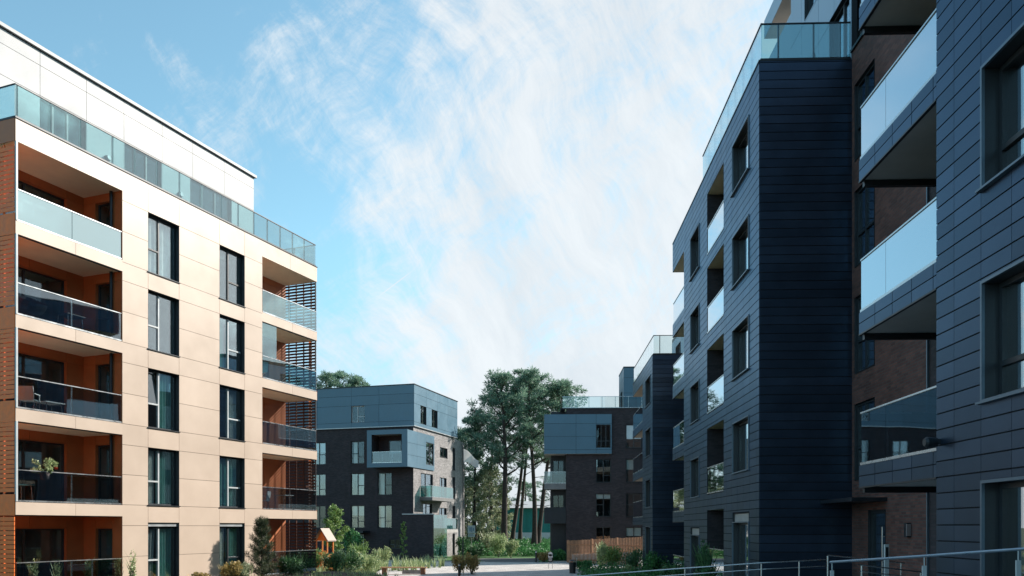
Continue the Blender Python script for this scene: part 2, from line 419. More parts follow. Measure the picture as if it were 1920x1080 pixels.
def panels(mb, M, xs, zs, ops=(), gap=0.012, y=-0.02, mi=0, seed=1, vgap=None):
    """cladding panels with real open joints between them"""
    g = rng(seed); h = gap/2; hv = h if vgap is None else vgap/2
    for i in range(len(xs)-1):
        for j in range(len(zs)-1):
            t = g.random()
            rs = [(xs[i]+(hv if i else 0), xs[i+1]-(hv if i < len(xs)-2 else 0), zs[j]+(h if j else 0), zs[j+1]-(h if j < len(zs)-2 else 0))]
            for o in ops: rs = [q for r in rs for q in subtract(r, o)]
            for a, b, c, d in rs:
                if b-a < 0.004 or d-c < 0.004: continue
                mb.poly([(a,y,c),(b,y,c),(b,y,d),(a,y,d)], mi, t, M)
                mb.poly([(a,0,c),(b,0,c),(b,y,c),(a,y,c)], mi, t, M)   # lower edge
                mb.poly([(a,y,d),(b,y,d),(b,0,d),(a,0,d)], mi, t, M)
                mb.poly([(a,0,d),(a,0,c),(a,y,c),(a,y,d)], mi, t, M)
                mb.poly([(b,y,d),(b,y,c),(b,0,c),(b,0,d)], mi, t, M)
def steps(a, b, s, off=0.0):
    r = [a]; x = a + (off if off > 0.02 else s)
    while x < b - 0.02: r.append(x); x += s
    return r + [b]
def room(mb, M, a, b, c, d, y, depth=2.6, ex=0.25, mi=0):
    a -= ex; b += ex; d += 0.1; r = y + depth
    mb.poly([(a,r,c),(b,r,c),(b,r,d),(a,r,d)], mi, 0.5, M)
    mb.poly([(a,y,c),(a,r,c),(a,r,d),(a,y,d)], mi, 0.5, M)
    mb.poly([(b,r,c),(b,y,c),(b,y,d),(b,r,d)], mi, 0.5, M)
    mb.poly([(a,y,c),(b,y,c),(b,r,c),(a,r,c)], mi, 0.5, M)
    mb.poly([(a,r,d),(b,r,d),(b,y,d),(a,y,d)], mi, 0.5, M)
    # ring closing the room against the back of the wall
    for q in subtract((a, b, c, d), (a+ex, b-ex, c, d-0.1)):
        mb.poly([(q[0],y+.002,q[2]),(q[0],y+.002,q[3]),(q[1],y+.002,q[3]),(q[1],y+.002,q[2])], mi, 0.5, M)
def window(parent, M, a, b, c, d, y, splits=(), trans=(), mat_f='frame_dark', glass='window_glass', fw=0.06, sill=None, trim=None, blind=0.0, head=None, lightbar=False, tilt=None):
    """window = outer frame and mullions; panes, sill, trim, blind are its sub-parts
       splits: x fractions of mullions; trans: (i, z fraction) transom in light i"""
    f = MB(); ds = 0.07
    f.box(a, a+fw, y, y+ds, c, d, 0, M); f.box(b-fw, b, y, y+ds, c, d, 0, M)
    f.box(a+fw, b-fw, y, y+ds, c, c+fw, 0, M); f.box(a+fw, b-fw, y, y+ds, d-fw, d, 0, M)
    xs = [a+fw] + [a+(b-a)*s for s in splits] + [b-fw]
    mi = 1 if lightbar else 0
    for s in xs[1:-1]: f.box(s-fw*.55, s+fw*.55, y-.012, y+ds, c+fw, d-fw, mi, M)
    cells = []
    for i in range(len(xs)-1):
        l = xs[i] + (fw*.55 if i else 0); r = xs[i+1] - (fw*.55 if i < len(xs)-2 else 0)
        zs = sorted(c+(d-c)*t for k, t in trans if k == i)
        lo = c+fw
        for z in zs:
            f.box(l, r, y-.012, y+ds, z-fw*.5, z+fw*.5, mi, M); cells.append((l, r, lo, z-fw*.5)); lo = z+fw*.5
        cells.append((l, r, lo, d-fw))
    o = f.build('window', [mat_f, 'frame_light'], parent)
    for k, (l, r, lo, hi) in enumerate(cells):
        p = MB(); 
        if tilt == k:                                    # a sash tipped inwards at its top
            p.poly([(l, y+.03, lo), (r, y+.03, lo), (r, y+.16, hi), (l, y+.16, hi)], 0, .5, M)
            p.box(l, r, y+.12, y+.17, hi-.05, hi-.01, 0, M)
        else: p.box(l, r, y+.03, y+.045, lo, hi, 0, M)
        p.build('pane', glass, o)
    if sill:
        s = MB(); s.box(a-.05, b+.05, -sill, y, c-.035, c-.002, 0, M); s.build('sill', 'dark_metal' if mat_f != 'frame_navy' else 'zinc', o)
    if trim:
        s = MB(); t = trim; e = -.045
        s.box(a-t, a-.002, e, .0, c-t, d+t, 0, M); s.box(b+.002, b+t, e, .0, c-t, d+t, 0, M)
        s.box(a-.002, b+.002, e, .0, d+.002, d+t, 0, M); s.box(a-t-.04, b+t+.04, e-.05, .0, c-t-.02, c-t+.012, 0, M)
        s.box(a-.002, b+.002, e, .0, c-t+.014, c-.002, 0, M)
        s.build('trim', 'trim_navy', o)
    if blind:
        s = MB(); s.box(a+fw, b-fw, y+.1, y+.115, d-(d-c)*blind, d-fw, 0, M); s.build('blind', 'blind_pale', o)
    if head:
        s = MB(); s.box(a, b, y-.12, y-.004, d, d+head, 0, M); s.build('shutter_box', 'zinc', o)
    return o
def curtain(label, W, a, b, c, d, y, m='curtain_white', waves=7, amp=0.03, group='curtains behind the windows', gather=1.0, name='curtain'):
    mb = MB(); n = waves*8
    def P(i, z, g): 
        u = i/n; x = a + (b-a)*u*g
        return Vector((x, y + amp*math.sin(u*waves*2*PI) + .01*math.sin(u*31), z))
    zs = [c, c+(d-c)*.35, c+(d-c)*.7, d]; gs = [gather*.94 + .06, gather, (1+gather)/2, 1]
    for k in range(3):
        for i in range(n):
            mb.poly([P(i,zs[k],gs[k]), P(i+1,zs[k],gs[k]), P(i+1,zs[k+1],gs[k+1]), P(i,zs[k+1],gs[k+1])])
    o = mb.build(name, m, None, W, smooth=True, merge=True)
    return tag(o, label, 'curtain', group)
def railing(parent, M, x0, x1, z0, z1, y, joints=(), glass='rail_glass', name='railing', posts='steel', bottom=True, postw=0.02, gap=.012, rail='steel'):
    """glass balustrade: metal rails and posts with each glass sheet a sub-part"""
    f = MB()
    f.box(x0, x1, y-.025, y+.025, z1-.03, z1, 0, M)
    if bottom: f.box(x0, x1, y-.03, y+.03, z0, z0+.05, 0, M)
    xs = [x0] + list(joints) + [x1]
    for j in joints: f.box(j-postw, j+postw, y+.018, y+.045, z0+.05, z1-.03, 0, M)
    o = f.build(name, rail, parent)
    for i in range(len(xs)-1):
        g = MB(); g.box(xs[i]+gap, xs[i+1]-gap, y-.007, y+.007, z0+(.05 if bottom else 0), z1-.03, 0, M)
        g.build('glass_panel', glass, o)
    return o
def louvre(parent, M, x0, x1, z0, z1, y, pitch=.15, h=.11, posts=(), m='slat_wood', seed=0, th=.03):
    f = MB(); g = rng(seed); z = z0 + .04
    while z + h < z1:
        f.box(x0, x1, y, y+th, z, z+h, 0, M, tint=g.random()); z += pitch
    for p in posts: f.box(p-.025, p+.025, y+.031, y+.08, z0, z1, 0, M)
    return f.build('louvre', m, parent)

# ================================================================== GROUND AND SETTING
def sheet(name, pts, m, z, thick=None):
    mb = MB(); mb.poly([(x, y, z) for x, y in pts])
    return tag(mb.build(name, m), None, None, kind='structure')
g = MB()
gx = [-600, -200, -90, -60, -40, -25, -12, 0, 12, 25, 40, 60, 90, 200, 600]
gy = [-900, -80, -20, 0, 25, 45, 60, 75, 88, 96, 105, 115, 130, 170, 260, 500, 1200]
def gz(x, y): return 1.35*min(max((y-88)/26, 0), 1)
for i in range(len(gx)-1):
    for j in range(len(gy)-1):
        g.poly([(x, y, gz(x, y)) for x, y in ((gx[i],gy[j]),(gx[i+1],gy[j]),(gx[i+1],gy[j+1]),(gx[i],gy[j+1]))])
tag(g.build('ground', 'earth', merge=True), None, None, kind='structure')
sheet('plaza', [(-9.5, 50), (-8.2, 44), (4.2, 44), (4.6, 56), (9.5, 58), (9.6, 70), (3.5, 70.5), (-14, 74), (-13, 60), (-8.6, 56.5)], 'paver', 0.012)
sheet('lawn', [(-14, 74.2), (-4.3, 70.9), (3.2, 70.7), (9, 71), (14, 88), (-16, 88)], 'grass_green', 0.008)
sheet('path', [(-2.2, 70.5), (2.2, 70.5), (2.9, 80), (-3.6, 78.6)], 'asphalt', 0.016)
sheet('lawn_edge', [(-8.4, 49), (4.0, 47.5), (4.2, 43.8), (-9, 43.8)], 'grass_green', 0.018)
def kerb(a, b, name='kerb'):
    a, b = Vector(a), Vector(b); mb = MB(); L = (b-a).length; mb.box(0, L, -.06, .06, 0, .11)
    tag(mb.build(name, 'concrete', None, tr(a.x, a.y, .0) @ rz(math.atan2(b.y-a.y, b.x-a.x))), None, None, kind='structure')
kerb((-4.4, 70.85), (-13.5, 74.0)); kerb((3.3, 70.75), (9.4, 70.4)); kerb((4.35, 47), (4.75, 56)); kerb((4.75, 56), (9.4, 58)); kerb((-8.3, 49), (-8.8, 56.4))
pd = MB(); pd.box(-3.5, 5.2, -12, 20, -.3, 1.2, 0); pd.box(5.2, 30, -12, 22.5, -.3, 1.195, 0)
tag(pd.build('terrace_paving', 'concrete'), None, None, kind='structure')
bed = MB()
PLc = Vector((-15.883, 26.6)); dL = Vector((math.sin(R(21.452)), math.cos(R(21.452)))); nL = Vector((dL.y, -dL.x))
def Lp(t, o): p = PLc + dL*t + nL*o; return (p.x, p.y)
ts = [-3, 1, 5, 9, 13, 17.5]; os_ = [0.0, 1.2, 3.0, 5.2, 6.2]; hh = [.72, .72, .6, .35, -.05]
for i in range(len(ts)-1):
    for j in range(len(os_)-1):
        bed.poly([(*Lp(ts[i], os_[j]), hh[j]), (*Lp(ts[i], os_[j+1]), hh[j+1]), (*Lp(ts[i+1], os_[j+1]), hh[j+1]), (*Lp(ts[i+1], os_[j]), hh[j])])
tag(bed.build('garden_bed', 'soil', smooth=True, merge=True), None, None, kind='structure')

# ================================================================== BEIGE BLOCK (left)
ML = tr(PLc.x, PLc.y, 0) @ rz(PI/2 - R(21.452))
bl = empty('apartment_building', ML, 'beige panelled apartment block with terracotta balconies and white penthouse', 'building')
ZB = [3.8, 6.8, 9.8, 12.8]                 # balcony floors; glass starts here
SL = 0.41                                  # slab and fascia depth
w1, w2 = (5.48, 7.08), (9.41, 11.01)
rows = [(.78, 3.02), (3.84, 6.03), (6.80, 9.06), (9.80, 12.06), (12.74, 15.0)]
wo = [(x[0], x[1], z[0], z[1]) for x in (w1, w2) for z in rows]
wo = [(a, b, c, d + (.15 if c < 1 else 0)) for a, b, c, d in wo]
wl = MB(); cl = MB(); it = MB()
XB0, XB1, XE = 4.26, 12.22, 16.5
wall(wl, I4, XB0, XB1, -.3, 16.08, wo, .24, 0, 1)
zs = [-.3, .78, 1.9, 3.05, 3.82, 4.93, 6.03, 6.8, 7.93, 9.06, 9.8, 10.93, 12.06, 12.74, 13.87, 15.0, 16.08]
panels(cl, I4, [XB0, 5.48, 7.08, 9.41, 11.01, XB1], zs, wo, .014, mi=0, seed=3)
panels(cl, I4, [0, 2.3, XB0], [15.35, 16.08], (), .014, seed=4)
panels(cl, I4, [XB1, 14.3, XE], [15.35, 16.08], (), .014, seed=5)
for o in wo: room(it, I4, *o[:4], .31, ex=.3)
# balcony back walls and the walls beside them
BD = 1.9
for (xa, xb) in ((0, XB0), (XB1, XE)):
    fl = [.7] + ZB
    do = [((.25, 3.5, z+.02, z+2.24) if xa == 0 else (12.5, 13.15, z+.02, z+2.24)) for z in fl]
    wall(wl, tr(0, BD, 0), xa, xb, -.3, 15.4, do, .12, 2, 2)
    for a, b, c, d in do: room(it, tr(0, BD, 0), a, b, c, d, .19, 2.2, .2)
    zj = [-.3]
    for z in fl: zj += [z, z+2.26]
    panels(cl, tr(0, BD, 0), [xa, .25, 2.0, 3.5, xb] if xa == 0 else [xa, 13.15, 14.8, xb], zj + [15.4], do, .012, mi=1, seed=8)
    for k, (a, b, c, d) in enumerate(do):
        window(bl, tr(0, BD, 0), a, b, c, d, .1, (.5,) if xa == 0 else (), mat_f='frame_dark')
MJ = tr(XB0, 0, 0) @ rz(-PI/2)              # jamb wall of the left balconies, seen from the camera
jo = [(-1.28, -.45, z+.02, z+2.24) for z in [.7]+ZB]
wall(wl, MJ, -BD, 0, -.3, 15.35, jo, .12, 2, 2)
zj = [-.3]
for z in [.7]+ZB: zj += [z, z+2.26]
panels(cl, MJ, [-BD, -1.28, -.45, 0], zj+[15.35], jo, .012, mi=1, seed=9)
for k, (a, b, c, d) in enumerate(jo):
    room(it, MJ, a, b, c, d, .19, .95, .02)
    window(bl, MJ, a, b, c, d, .1, (), ((0, .42),) if k % 2 else ())
MJ2 = tr(XB1, 0, 0) @ rz(PI/2)
wall(wl, MJ2, 0, BD, -.3, 15.35, (), .1, 2, 2)
# remaining shell: ends behind the balconies, back, roof
for Mx, s in ((tr(0, 0, 0) @ rz(-PI/2), -1), (tr(XE, 0, 0) @ rz(PI/2), 1)):
    xa, xb = (-12, -BD) if s < 0 else (BD, 12)
    wall(wl, Mx, xa, xb, -.3, 16.08, (), .1, 2, 2)
    panels(cl, Mx, steps(xa, xb, 1.9), zs, (), .012, mi=1, seed=11)
    xa, xb = (-BD, 0) if s < 0 else (0, BD)
    wall(wl, Mx, xa, xb, 15.35, 16.08, (), .1, 2, 2)
    panels(cl, Mx, [xa, xb], [15.35, 16.08], (), .012, mi=1, seed=12)
wl.poly([(0, 12, -.3), (XE, 12, -.3), (XE, 12, 16), (0, 12, 16)], 2)
wl.poly([(0, .0, 16.0), (XE, .0, 16.0), (XE, 12, 16.0), (0, 12, 16.0)], 3)
wl.poly([(.0, .0, 15.352), (XB0, .0, 15.352), (XB0, BD, 15.352), (.0, BD, 15.352)], 4)
wl.poly([(XB1, .0, 15.352), (XE, .0, 15.352), (XE, BD, 15.352), (XB1, BD, 15.352)], 4)
wl.build('wall', ['gap_dark', 'frame_dark', 'terracotta', 'roof_felt', 'soffit_cream'], bl)
cl.build('cladding', ['beige_panel', 'terracotta'], bl)
it.build('interior', 'room', bl)
cp = MB(); cp.box(-.03, XE+.03, -.05, .2, 16.083, 16.11, 0); cp.box(-.03, .2, .2, 12, 16.083, 16.11, 0); cp.box(XE-.2, XE+.03, .2, 12, 16.083, 16.11, 0)
cp.build('coping', 'dark_metal', bl)
for r_i, (c, d) in enumerate(rows):
    for ci, (a, b) in enumerate((w1, w2)):
        if ci == 0: sp, tn, lb = (.44,), ((0, .42),), r_i < 4
        else: sp, tn, lb = (.46,), ((1, .40),), r_i in (1, 2, 3)
        if r_i == 0: d2 = d
        window(bl, I4, a+.012, b-.012, c, d, .17, sp, tn, glass='bright_glass', sill=None if r_i == 0 else .06, head=.145 if r_i == 0 else None, lightbar=lb, tilt=(1 if (ci == 0 and r_i == 2) else None))
# balconies
def pale_glass(k): return 'rail_glass'
for side, (xa, xb) in enumerate(((0, XB0), (XB1, XE))):
    for k, z in enumerate(ZB):
        s = MB()
        s.box(xa, xb, .0, BD-.001, z-SL, z, 1, skip='fu'); s.poly([(xa,.0,z),(xb,.0,z),(xb,BD-.001,z),(xa,BD-.001,z)], 5)
        s.poly([(xa, .0, z-SL), (xb, .0, z-SL), (xb, .0, z), (xa, .0, z)], 2)
        panels(s, I4, [xa, (xa+xb)/2+.12, xb], [z-SL, z], (), .012, mi=0, seed=20+k)
        if side == 0: panels(s, rz(-PI/2), [-BD, 0], [z-SL-.02, z+.25], (), .012, mi=3, seed=30+k)
        else: panels(s, tr(XE, 0, 0) @ rz(PI/2), [0, BD], [z-SL-.02, z+.05], (), .012, mi=3, seed=30+k)
        s.box(xa+.02, xb-.02, .03, .07, z-SL-.035, z-SL, 4)
        b = s.build('balcony', ['beige_panel', 'soffit_cream', 'gap_dark', 'slat_wood', 'dark_metal', 'bounce_floor'], bl)
        up = ZB[k+1]-SL if k < 3 else 15.35
        gl = 'dark_rail_glass' if k < 3 else 'frosted_rail_glass'
        if side == 1 and k >= 2: gl = 'rail_glass'
        railing(b, I4, xa+.05, xb-.03, z+.015, z+1.05, .02, ((xa+xb)/2,), gl)
        if side == 0:
            louvre(b, rz(-PI/2), -BD, -.03, z+.28, up-.03, -.015, .15, .128, (-1.75, -1.2, -.55), seed=k)
            p = MB(); p.box(.0, .06, -.045, .02, z+.02, up, 0); p.build('corner_post', 'frame_light', b)
            p = MB(); p.tube((4.15, .42, z), (4.15, .42, up), .055, n=10); p.build('downpipe', 'dark_metal', b)
        else:
            louvre(b, tr(XE, 0, 0) @ rz(PI/2), .03, BD, z+.06, up-.03, -.015, .155, .095, (.3, .75, 1.2, 1.65), th=.012, m='slat_shaded', seed=10+k)
            p = MB(); p.box(XE-.05, XE, .03, .08, z+.02, up, 0); p.build('corner_post', 'dark_metal', b)
    b = MB(); b.box(xa, xb, .0, BD, .4, .7); b = b.build('ground_terrace', 'concrete', bl)
    railing(b, I4, xa+.05, xb-.03, .78, 1.86, .02, ((xa+xb)/2, (xa+xb)/2+.85), 'dark_rail_glass', posts='steel', postw=.025)
    if side == 0: louvre(b, rz(-PI/2), -BD, -.03, .75, ZB[0]-SL-.03, -.015, .15, .128, (-1.75, -1.2, -.55), seed=5)
    else: louvre(b, tr(XE, 0, 0) @ rz(PI/2), .03, BD, .75, ZB[0]-SL-.03, -.015, .155, .095, (.3, .75, 1.2, 1.65), th=.012, m='slat_shaded', seed=15)
# wind screen of clear glass on one right balcony
p = MB(); p.box(XB1+.02, XB1+1.1, .03, .042, ZB[2]+1.05, ZB[3]-SL-.04); p.build('wind_screen', 'rail_glass', bl)
# penthouse
PS = 1.8; PX0, PX1 = .35, 13.87
po = [(2.34, 4.26, 16.05, 18.24), (6.07, 8.0, 16.05, 18.24), (9.65, 12.3, 16.05, 18.24)]
ph = MB(); pc = MB(); pi_ = MB(); MP = tr(0, PS, 0)
wall(ph, MP, PX0, PX1, 16.0, 19.82, po, .15, 0, 1)
panels(pc, MP, [PX0, 2.33, 4.28, 6.04, 8.03, 9.8, 11.8, PX1], [16.0, 18.26, 19.32, 19.82], po, .016, mi=0, seed=6)
wall(ph, tr(PX0, PS, 0) @ rz(-PI/2), -9, 0, 16, 19.82, (), .1)
panels(pc, tr(PX0, PS, 0) @ rz(-PI/2), steps(-9, 0, 1.9), [16.0, 18.26, 19.32, 19.82], (), .016, seed=7)
wall(ph, tr(PX1, PS, 0) @ rz(PI/2), 0, 9, 16, 19.82)
panels(pc, tr(PX1, PS, 0) @ rz(PI/2), steps(0, 9, 1.9), [16.0, 18.26, 19.32, 19.82], (), .016, seed=7)
ph.poly([(PX0, PS+9, 16), (PX1, PS+9, 16), (PX1, PS+9, 19.8), (PX0, PS+9, 19.8)], 0)
pe = ph.build('penthouse', ['gap_light', 'frame_dark'], bl)
pc.build('cladding', 'white_panel', pe)
for o in po: room(pi_, MP, *o, .22, 2.2, .2)
pi_.build('interior', 'room', pe)
r = MB(); r.box(PX0-.12, PX1+.12, PS-.12, PS+9.1, 19.86, 19.98, 0); r.box(PX0-.02, PX1+.02, PS-.02, PS+9.0, 19.822, 19.86, 1)
r.build('roof', ['white_panel', 'dark_metal'], pe)
for a, b, c, d in po: window(pe, MP, a+.01, b-.01, c, d-.01, .08, (.3, .62), glass='window_glass', mat_f='frame_dark')
for t in (5.2, 9.0):
    p = MB(); p.tube((t, PS-.02, 17.2), (t, PS-.05, 17.2), .05, n=10); p.tube((t, PS-.05, 17.2), (t, PS-.17, 17.22), .13, .09, n=12); p.build('wall_lamp', 'dark_metal', pe)
rj = [.12, 1.3, 2.5, 3.9, 4.9, 6.0, 7.2, 8.4, 9.6, 10.7, 11.75, 12.7, 13.65, 14.6, 15.55]
ro = railing(bl, I4, .03, XE-.03, 16.13, 17.22, .05, rj, 'rail_glass', name='roof_railing', posts='dark_metal', rail='dark_metal', postw=.03, gap=.008)
railing(bl, tr(.03, 0, 0) @ rz(-PI/2), -8, -.08, 16.13, 17.22, .02, (-1.3, -2.6, -3.9, -5.2, -6.5), 'rail_glass', name='roof_railing', rail='dark_metal', postw=.03, gap=.008)
railing(bl, tr(XE-.03, 0, 0) @ rz(PI/2), .08, 8, 16.13, 17.22, .02, (1.3, 2.6, 3.9, 5.2, 6.5), 'rail_glass', name='roof_railing', rail='dark_metal', postw=.03, gap=.008)
p = MB()
p.tube((XE+.22, .55, -.2), (XE+.22, .55, 12.6), .07, n=12)
for z in (2, 5, 8, 11): p.box(XE, XE+.3, .46, .64, z, z+.1)
p.build('downpipe', 'steel', bl)

# ================================================================== NAVY BLOCKS (right)
AR = math.atan(51/1560)
MR0 = tr(6.314, 0, 0) @ Matrix(((-math.sin(AR), math.cos(AR), 0, 0), (-math.cos(AR), -math.sin(AR), 0, 0), (0, 0, 1, 0), (0, 0, 0, 1)))
def right_block(tn, zb=0):                # frame whose x=0 is the block's corner nearest the camera, x runs towards the camera
    return MR0 @ tr(-tn, 0, zb)
PITCH, PW = 0.25, 0.77
def boards(mb, M, x0, x1, z0, z1, ops, seed, mi=0, off=0.0):
    panels(mb, M, steps(x0, x1, PW, off), steps(z0, z1, PITCH), ops, .022, -.02, mi, seed, .009)
def slab_end(s, M, xa, xb, z0, z1, depth, seed, soffit=1):
    s.box(xa, xb, .0, depth, z0, z1, soffit, M, skip='f')
    s.poly([(xa,0,z0),(xb,0,z0),(xb,0,z1),(xa,0,z1)], 2, .5, M)
    panels(s, M, steps(xa, xb, PW), [z0, (z0+z1)/2, z1], (), .018, -.02, 0, seed)
    s.box(xa-.004, xb, -.028, .03, z0-.03, z0-.001, 3, M)

# --- near block
TN = 3.0
MN = right_block(TN)
bn = empty('apartment_building', MN, 'nearest navy clad block with mirror glass balconies at the right edge', 'building')
X = lambda t: TN - t                     # distance along the facade -> local x
nw = [(X(11.8), X(9.7), c, d) for c, d in ((1.22, 3.62), (4.80, 6.45), (7.82, 9.5), (10.8, 12.5), (13.8, 15.5), (16.8, 18.5))]
nw += [(X(7.0), X(4.9), c, d) for c, d in ((1.22, 3.62), (4.80, 6.45), (7.82, 9.5), (10.8, 12.5), (13.8, 15.5), (16.8, 18.5))]
wl = MB(); cl = MB(); it = MB()
wall(wl, I4, X(13.19), 0, 0, 20, nw, .26, 0, 1)
boards(cl, I4, X(13.19), 0, 0.03, 20, [(a-.045, b+.045, c-.05, d+.045) for a, b, c, d in nw], 41, off=.56)
for o in nw: room(it, I4, *o, .33)
do = [(X(16.2), X(14.2), z, z+2.2) for z in (4.22, 7.22, 10.22, 13.22, 16.22)]
wall(wl, tr(0, 1.7, 0), X(17.2), X(13.19), 0, 20, do, .12, 2, 1)
for o in do: room(it, tr(0, 1.7, 0), *o, .19)
wall(wl, tr(X(17.2), 1.7, 0) @ rz(-PI/2), -12, 0, 0, 20, (), .1, 2, 1)
wl.poly([(X(13.19), 1.7, 0), (X(13.19), 0, 0), (X(13.19), 0, 20), (X(13.19), 1.7, 20)], 0)
wl.poly([(0, 0, 0), (0, 13, 0), (0, 13, 20), (0, 0, 20)], 0)
wl.poly([(0, 13, 0), (X(17.2), 13, 0), (X(17.2), 13, 20), (0, 13, 20)], 0)
wl.poly([(X(17.2), 1.7, 20), (0, 1.7, 20), (0, 13, 20), (X(17.2), 13, 20)], 3)
wl.poly([(X(13.19), 0, 20), (0, 0, 20), (0, 1.7, 20), (X(13.19), 1.7, 20)], 3)
wl.build('wall', ['gap_navy', 'frame_dark', 'dark_brick', 'roof_felt'], bn)
cl.build('cladding', 'navy_board', bn)
it.build('interior', 'room_dark', bn)
tp = MB(); tp.box(X(17.2)-.01, X(17.2)+.03, 1.66, 1.698, 1.2, 20); tp.build('corner_trim', 'trim_navy', bn)
for i, (a, b, c, d) in enumerate(nw):
    window(bn, I4, a+.005, b-.005, c+.005, d-.005, .2, (.5,), glass='bright_glass', trans= ((0, .3), (1, .3)) if c > 2 else (), mat_f='frame_dark', fw=.075, trim=.045, blind=.0)
for i, (a, b, c, d) in enumerate(do):
    window(bn, tr(0, 1.7, 0), a+.005, b-.005, c, d-.005, .05, (.5,))
for k in range(5):
    z = 4.2 + 3*k
    s = MB(); slab_end(s, I4, X(16.38), X(13.19)-.002, z-.41, z, 1.695, 50+k)
    s.box(X(16.38), X(16.38)+.1, .05, 1.69, z-.53, z-.412, 3)
    b = s.build('balcony', ['navy_board', 'soffit_grey', 'gap_navy', 'dark_metal'], bn)
    gl = 'sky_sheen_rail_glass' if k else 'dim_sheen_rail_glass'
    railing(b, I4, X(16.38)+.02, X(13.19)-.03, z+.01, z+1.05, .02, (X(15.2),), gl, postw=.008, gap=.006)
    railing(b, tr(X(16.38), 0, 0) @ rz(-PI/2), -1.68, -.03, z+.01, z+1.05, .02, (), gl, gap=.006)
p = MB(); p.box(X(13.08)-.03, X(13.08)+.03, -.1, -.02, 4.30, 4.38); p.tube((X(13.08), -.06, 4.34), (X(13.08)+.0, -.22, 4.33), .06, .085, n=14); p.tube((X(13.08), -.22, 4.33), (X(13.08), -.26, 4.33), .085, .06, n=14)
p.build('wall_lamp', 'dark_metal', bn, smooth=False)

# --- recess (brick, between near and middle blocks) with the entrance
TR = 17.2
MC = MR0 @ tr(-TR, 2.6, 0)
bc = empty('apartment_building', MC, 'recessed brick stairwell front with entrance door between two navy blocks', 'building')
X = lambda t: TR - t
wl = MB(); it = MB()
rw = [(X(23.57), X(22.2), c, c+2.15) for c in (4.3, 7.3, 10.3, 13.3)]
dr = (X(22.6), X(21.5), 1.2, 3.45)
wall(wl, I4, X(23.83), 0, 0, 16.5, rw+[dr], .16, 0, 1)
for o in rw+[dr]: room(it, I4, *o, .23, 2.4, .1)
wl.poly([(X(23.83), 0, 16.5), (0, 0, 16.5), (0, 10, 16.5), (X(23.83), 10, 16.5)], 3)
wl.box(X(23.83), X(22.6), .5, 9.8, 16.51, 24, 2)
wl.build('wall', ['red_brick', 'frame_dark', 'gap_navy', 'roof_felt'], bc)
it.build('interior', 'room_dark', bc)
cp = MB(); cp.box(X(23.8), 0, -.06, .2, 16.503, 16.57); cp.build('coping', 'dark_metal', bc)
for o in rw: window(bc, I4, o[0]+.005, o[1]-.005, o[2]+.005, o[3]-.005, .06, (.45,), ((0, .42), (1, .42)))
d_ = MB(); a, b, c, d = dr
d_.box(a, a+.09, .06, .12, c, d); d_.box(b-.09, b, .06, .12, c, d); d_.box(a+.09, b-.09, .06, .12, c, c+.1); d_.box(a+.09, b-.09, .06, .12, d-.1, d)
d_ = d_.build('door', 'frame_dark', bc)
p = MB(); p.box(a+.09, b-.09, .085, .097, c+.1, d-.1); p.build('pane', 'window_glass', d_)
p = MB(); p.tube((b-.17, -.02, 1.45), (b-.17, -.02, 3.0), .016, n=8); p.tube((b-.17, -.02, 1.7), (b-.17, .06, 1.7), .012); p.tube((b-.17, -.02, 2.75), (b-.17, .06, 2.75), .012)
p.build('handle', 'steel', d_)
p = MB(); p.box(X(23.8), X(21.4), -.9, .02, 3.66, 3.76); p.build('canopy', 'dark_metal', bc)
p = MB(); p.box(X(20.2), X(20.05), -.1, -.002, 2.75, 3.1); p.build('wall_lamp', 'dark_metal', bc)
p = MB(); p.box(X(20.06), X(20.02), -.112, -.012, 2.78, 3.07); p.build('wall_lamp', 'steel', bc)

# --- middle block
T2 = 23.83
M2 = right_block(T2)
b2 = empty('apartment_building', M2, 'middle navy block with stacked loggias and glass railed roof terrace', 'building')
X = lambda t: T2 - t
wl = MB(); cl = MB(); it = MB()
ZT = 16.32
w_ = [(X(27.07), X(25.0), c, d) for c, d in ((1.35, 3.43), (4.75, 6.33), (7.78, 9.35), (10.75, 12.36), (13.78, 15.34))]
v_ = [(X(34.58), X(32.74), c, d) for c, d in ((.75, 2.95), (4.22, 5.75), (7.27, 8.78), (10.23, 11.78), (13.25, 14.92))]
l_ = [(X(31.19), X(28.4), c, d) for c, d in ((1.2, 3.62), (4.2, 6.67), (7.2, 9.62), (10.2, 12.68), (13.15, 15.45))]
XS = X(36.2)
ops = w_+v_
xs = sorted({XS, 0, *[q for o in ops+l_ for q in o[:2]]}); zz = sorted({0, ZT, *[q for o in ops+l_ for q in o[2:]]})
for i in range(len(xs)-1):
    for j in range(len(zz)-1):
        cx, cz = (xs[i]+xs[i+1])/2, (zz[j]+zz[j+1])/2
        if any(o[0] < cx < o[1] and o[2] < cz < o[3] for o in ops+l_): continue
        wl.poly([(xs[i],0,zz[j]),(xs[i+1],0,zz[j]),(xs[i+1],0,zz[j+1]),(xs[i],0,zz[j+1])], 0)
for a, b, c, d in ops:
    for pts in ([(a,-.022,c),(a,-.022,d),(a,.26,d),(a,.26,c)], [(b,-.022,d),(b,-.022,c),(b,.26,c),(b,.26,d)], [(a,-.022,d),(b,-.022,d),(b,.26,d),(a,.26,d)], [(b,-.022,c),(a,-.022,c),(a,.26,c),(b,.26,c)]):
        wl.poly(pts, 1)
LD = 1.7
for a, b, c, d in l_:
    wl.poly([(a,LD,c),(b,LD,c),(b,LD,d),(a,LD,d)], 2)
    wl.poly([(a,-.022,c),(a,-.022,d),(a,LD,d),(a,LD,c)], 2); wl.poly([(b,-.022,d),(b,-.022,c),(b,LD,c),(b,LD,d)], 2)
    wl.poly([(a,-.022,d),(b,-.022,d),(b,LD,d),(a,LD,d)], 4); wl.poly([(b,-.022,c),(a,-.022,c),(a,LD,c),(b,LD,c)], 5)
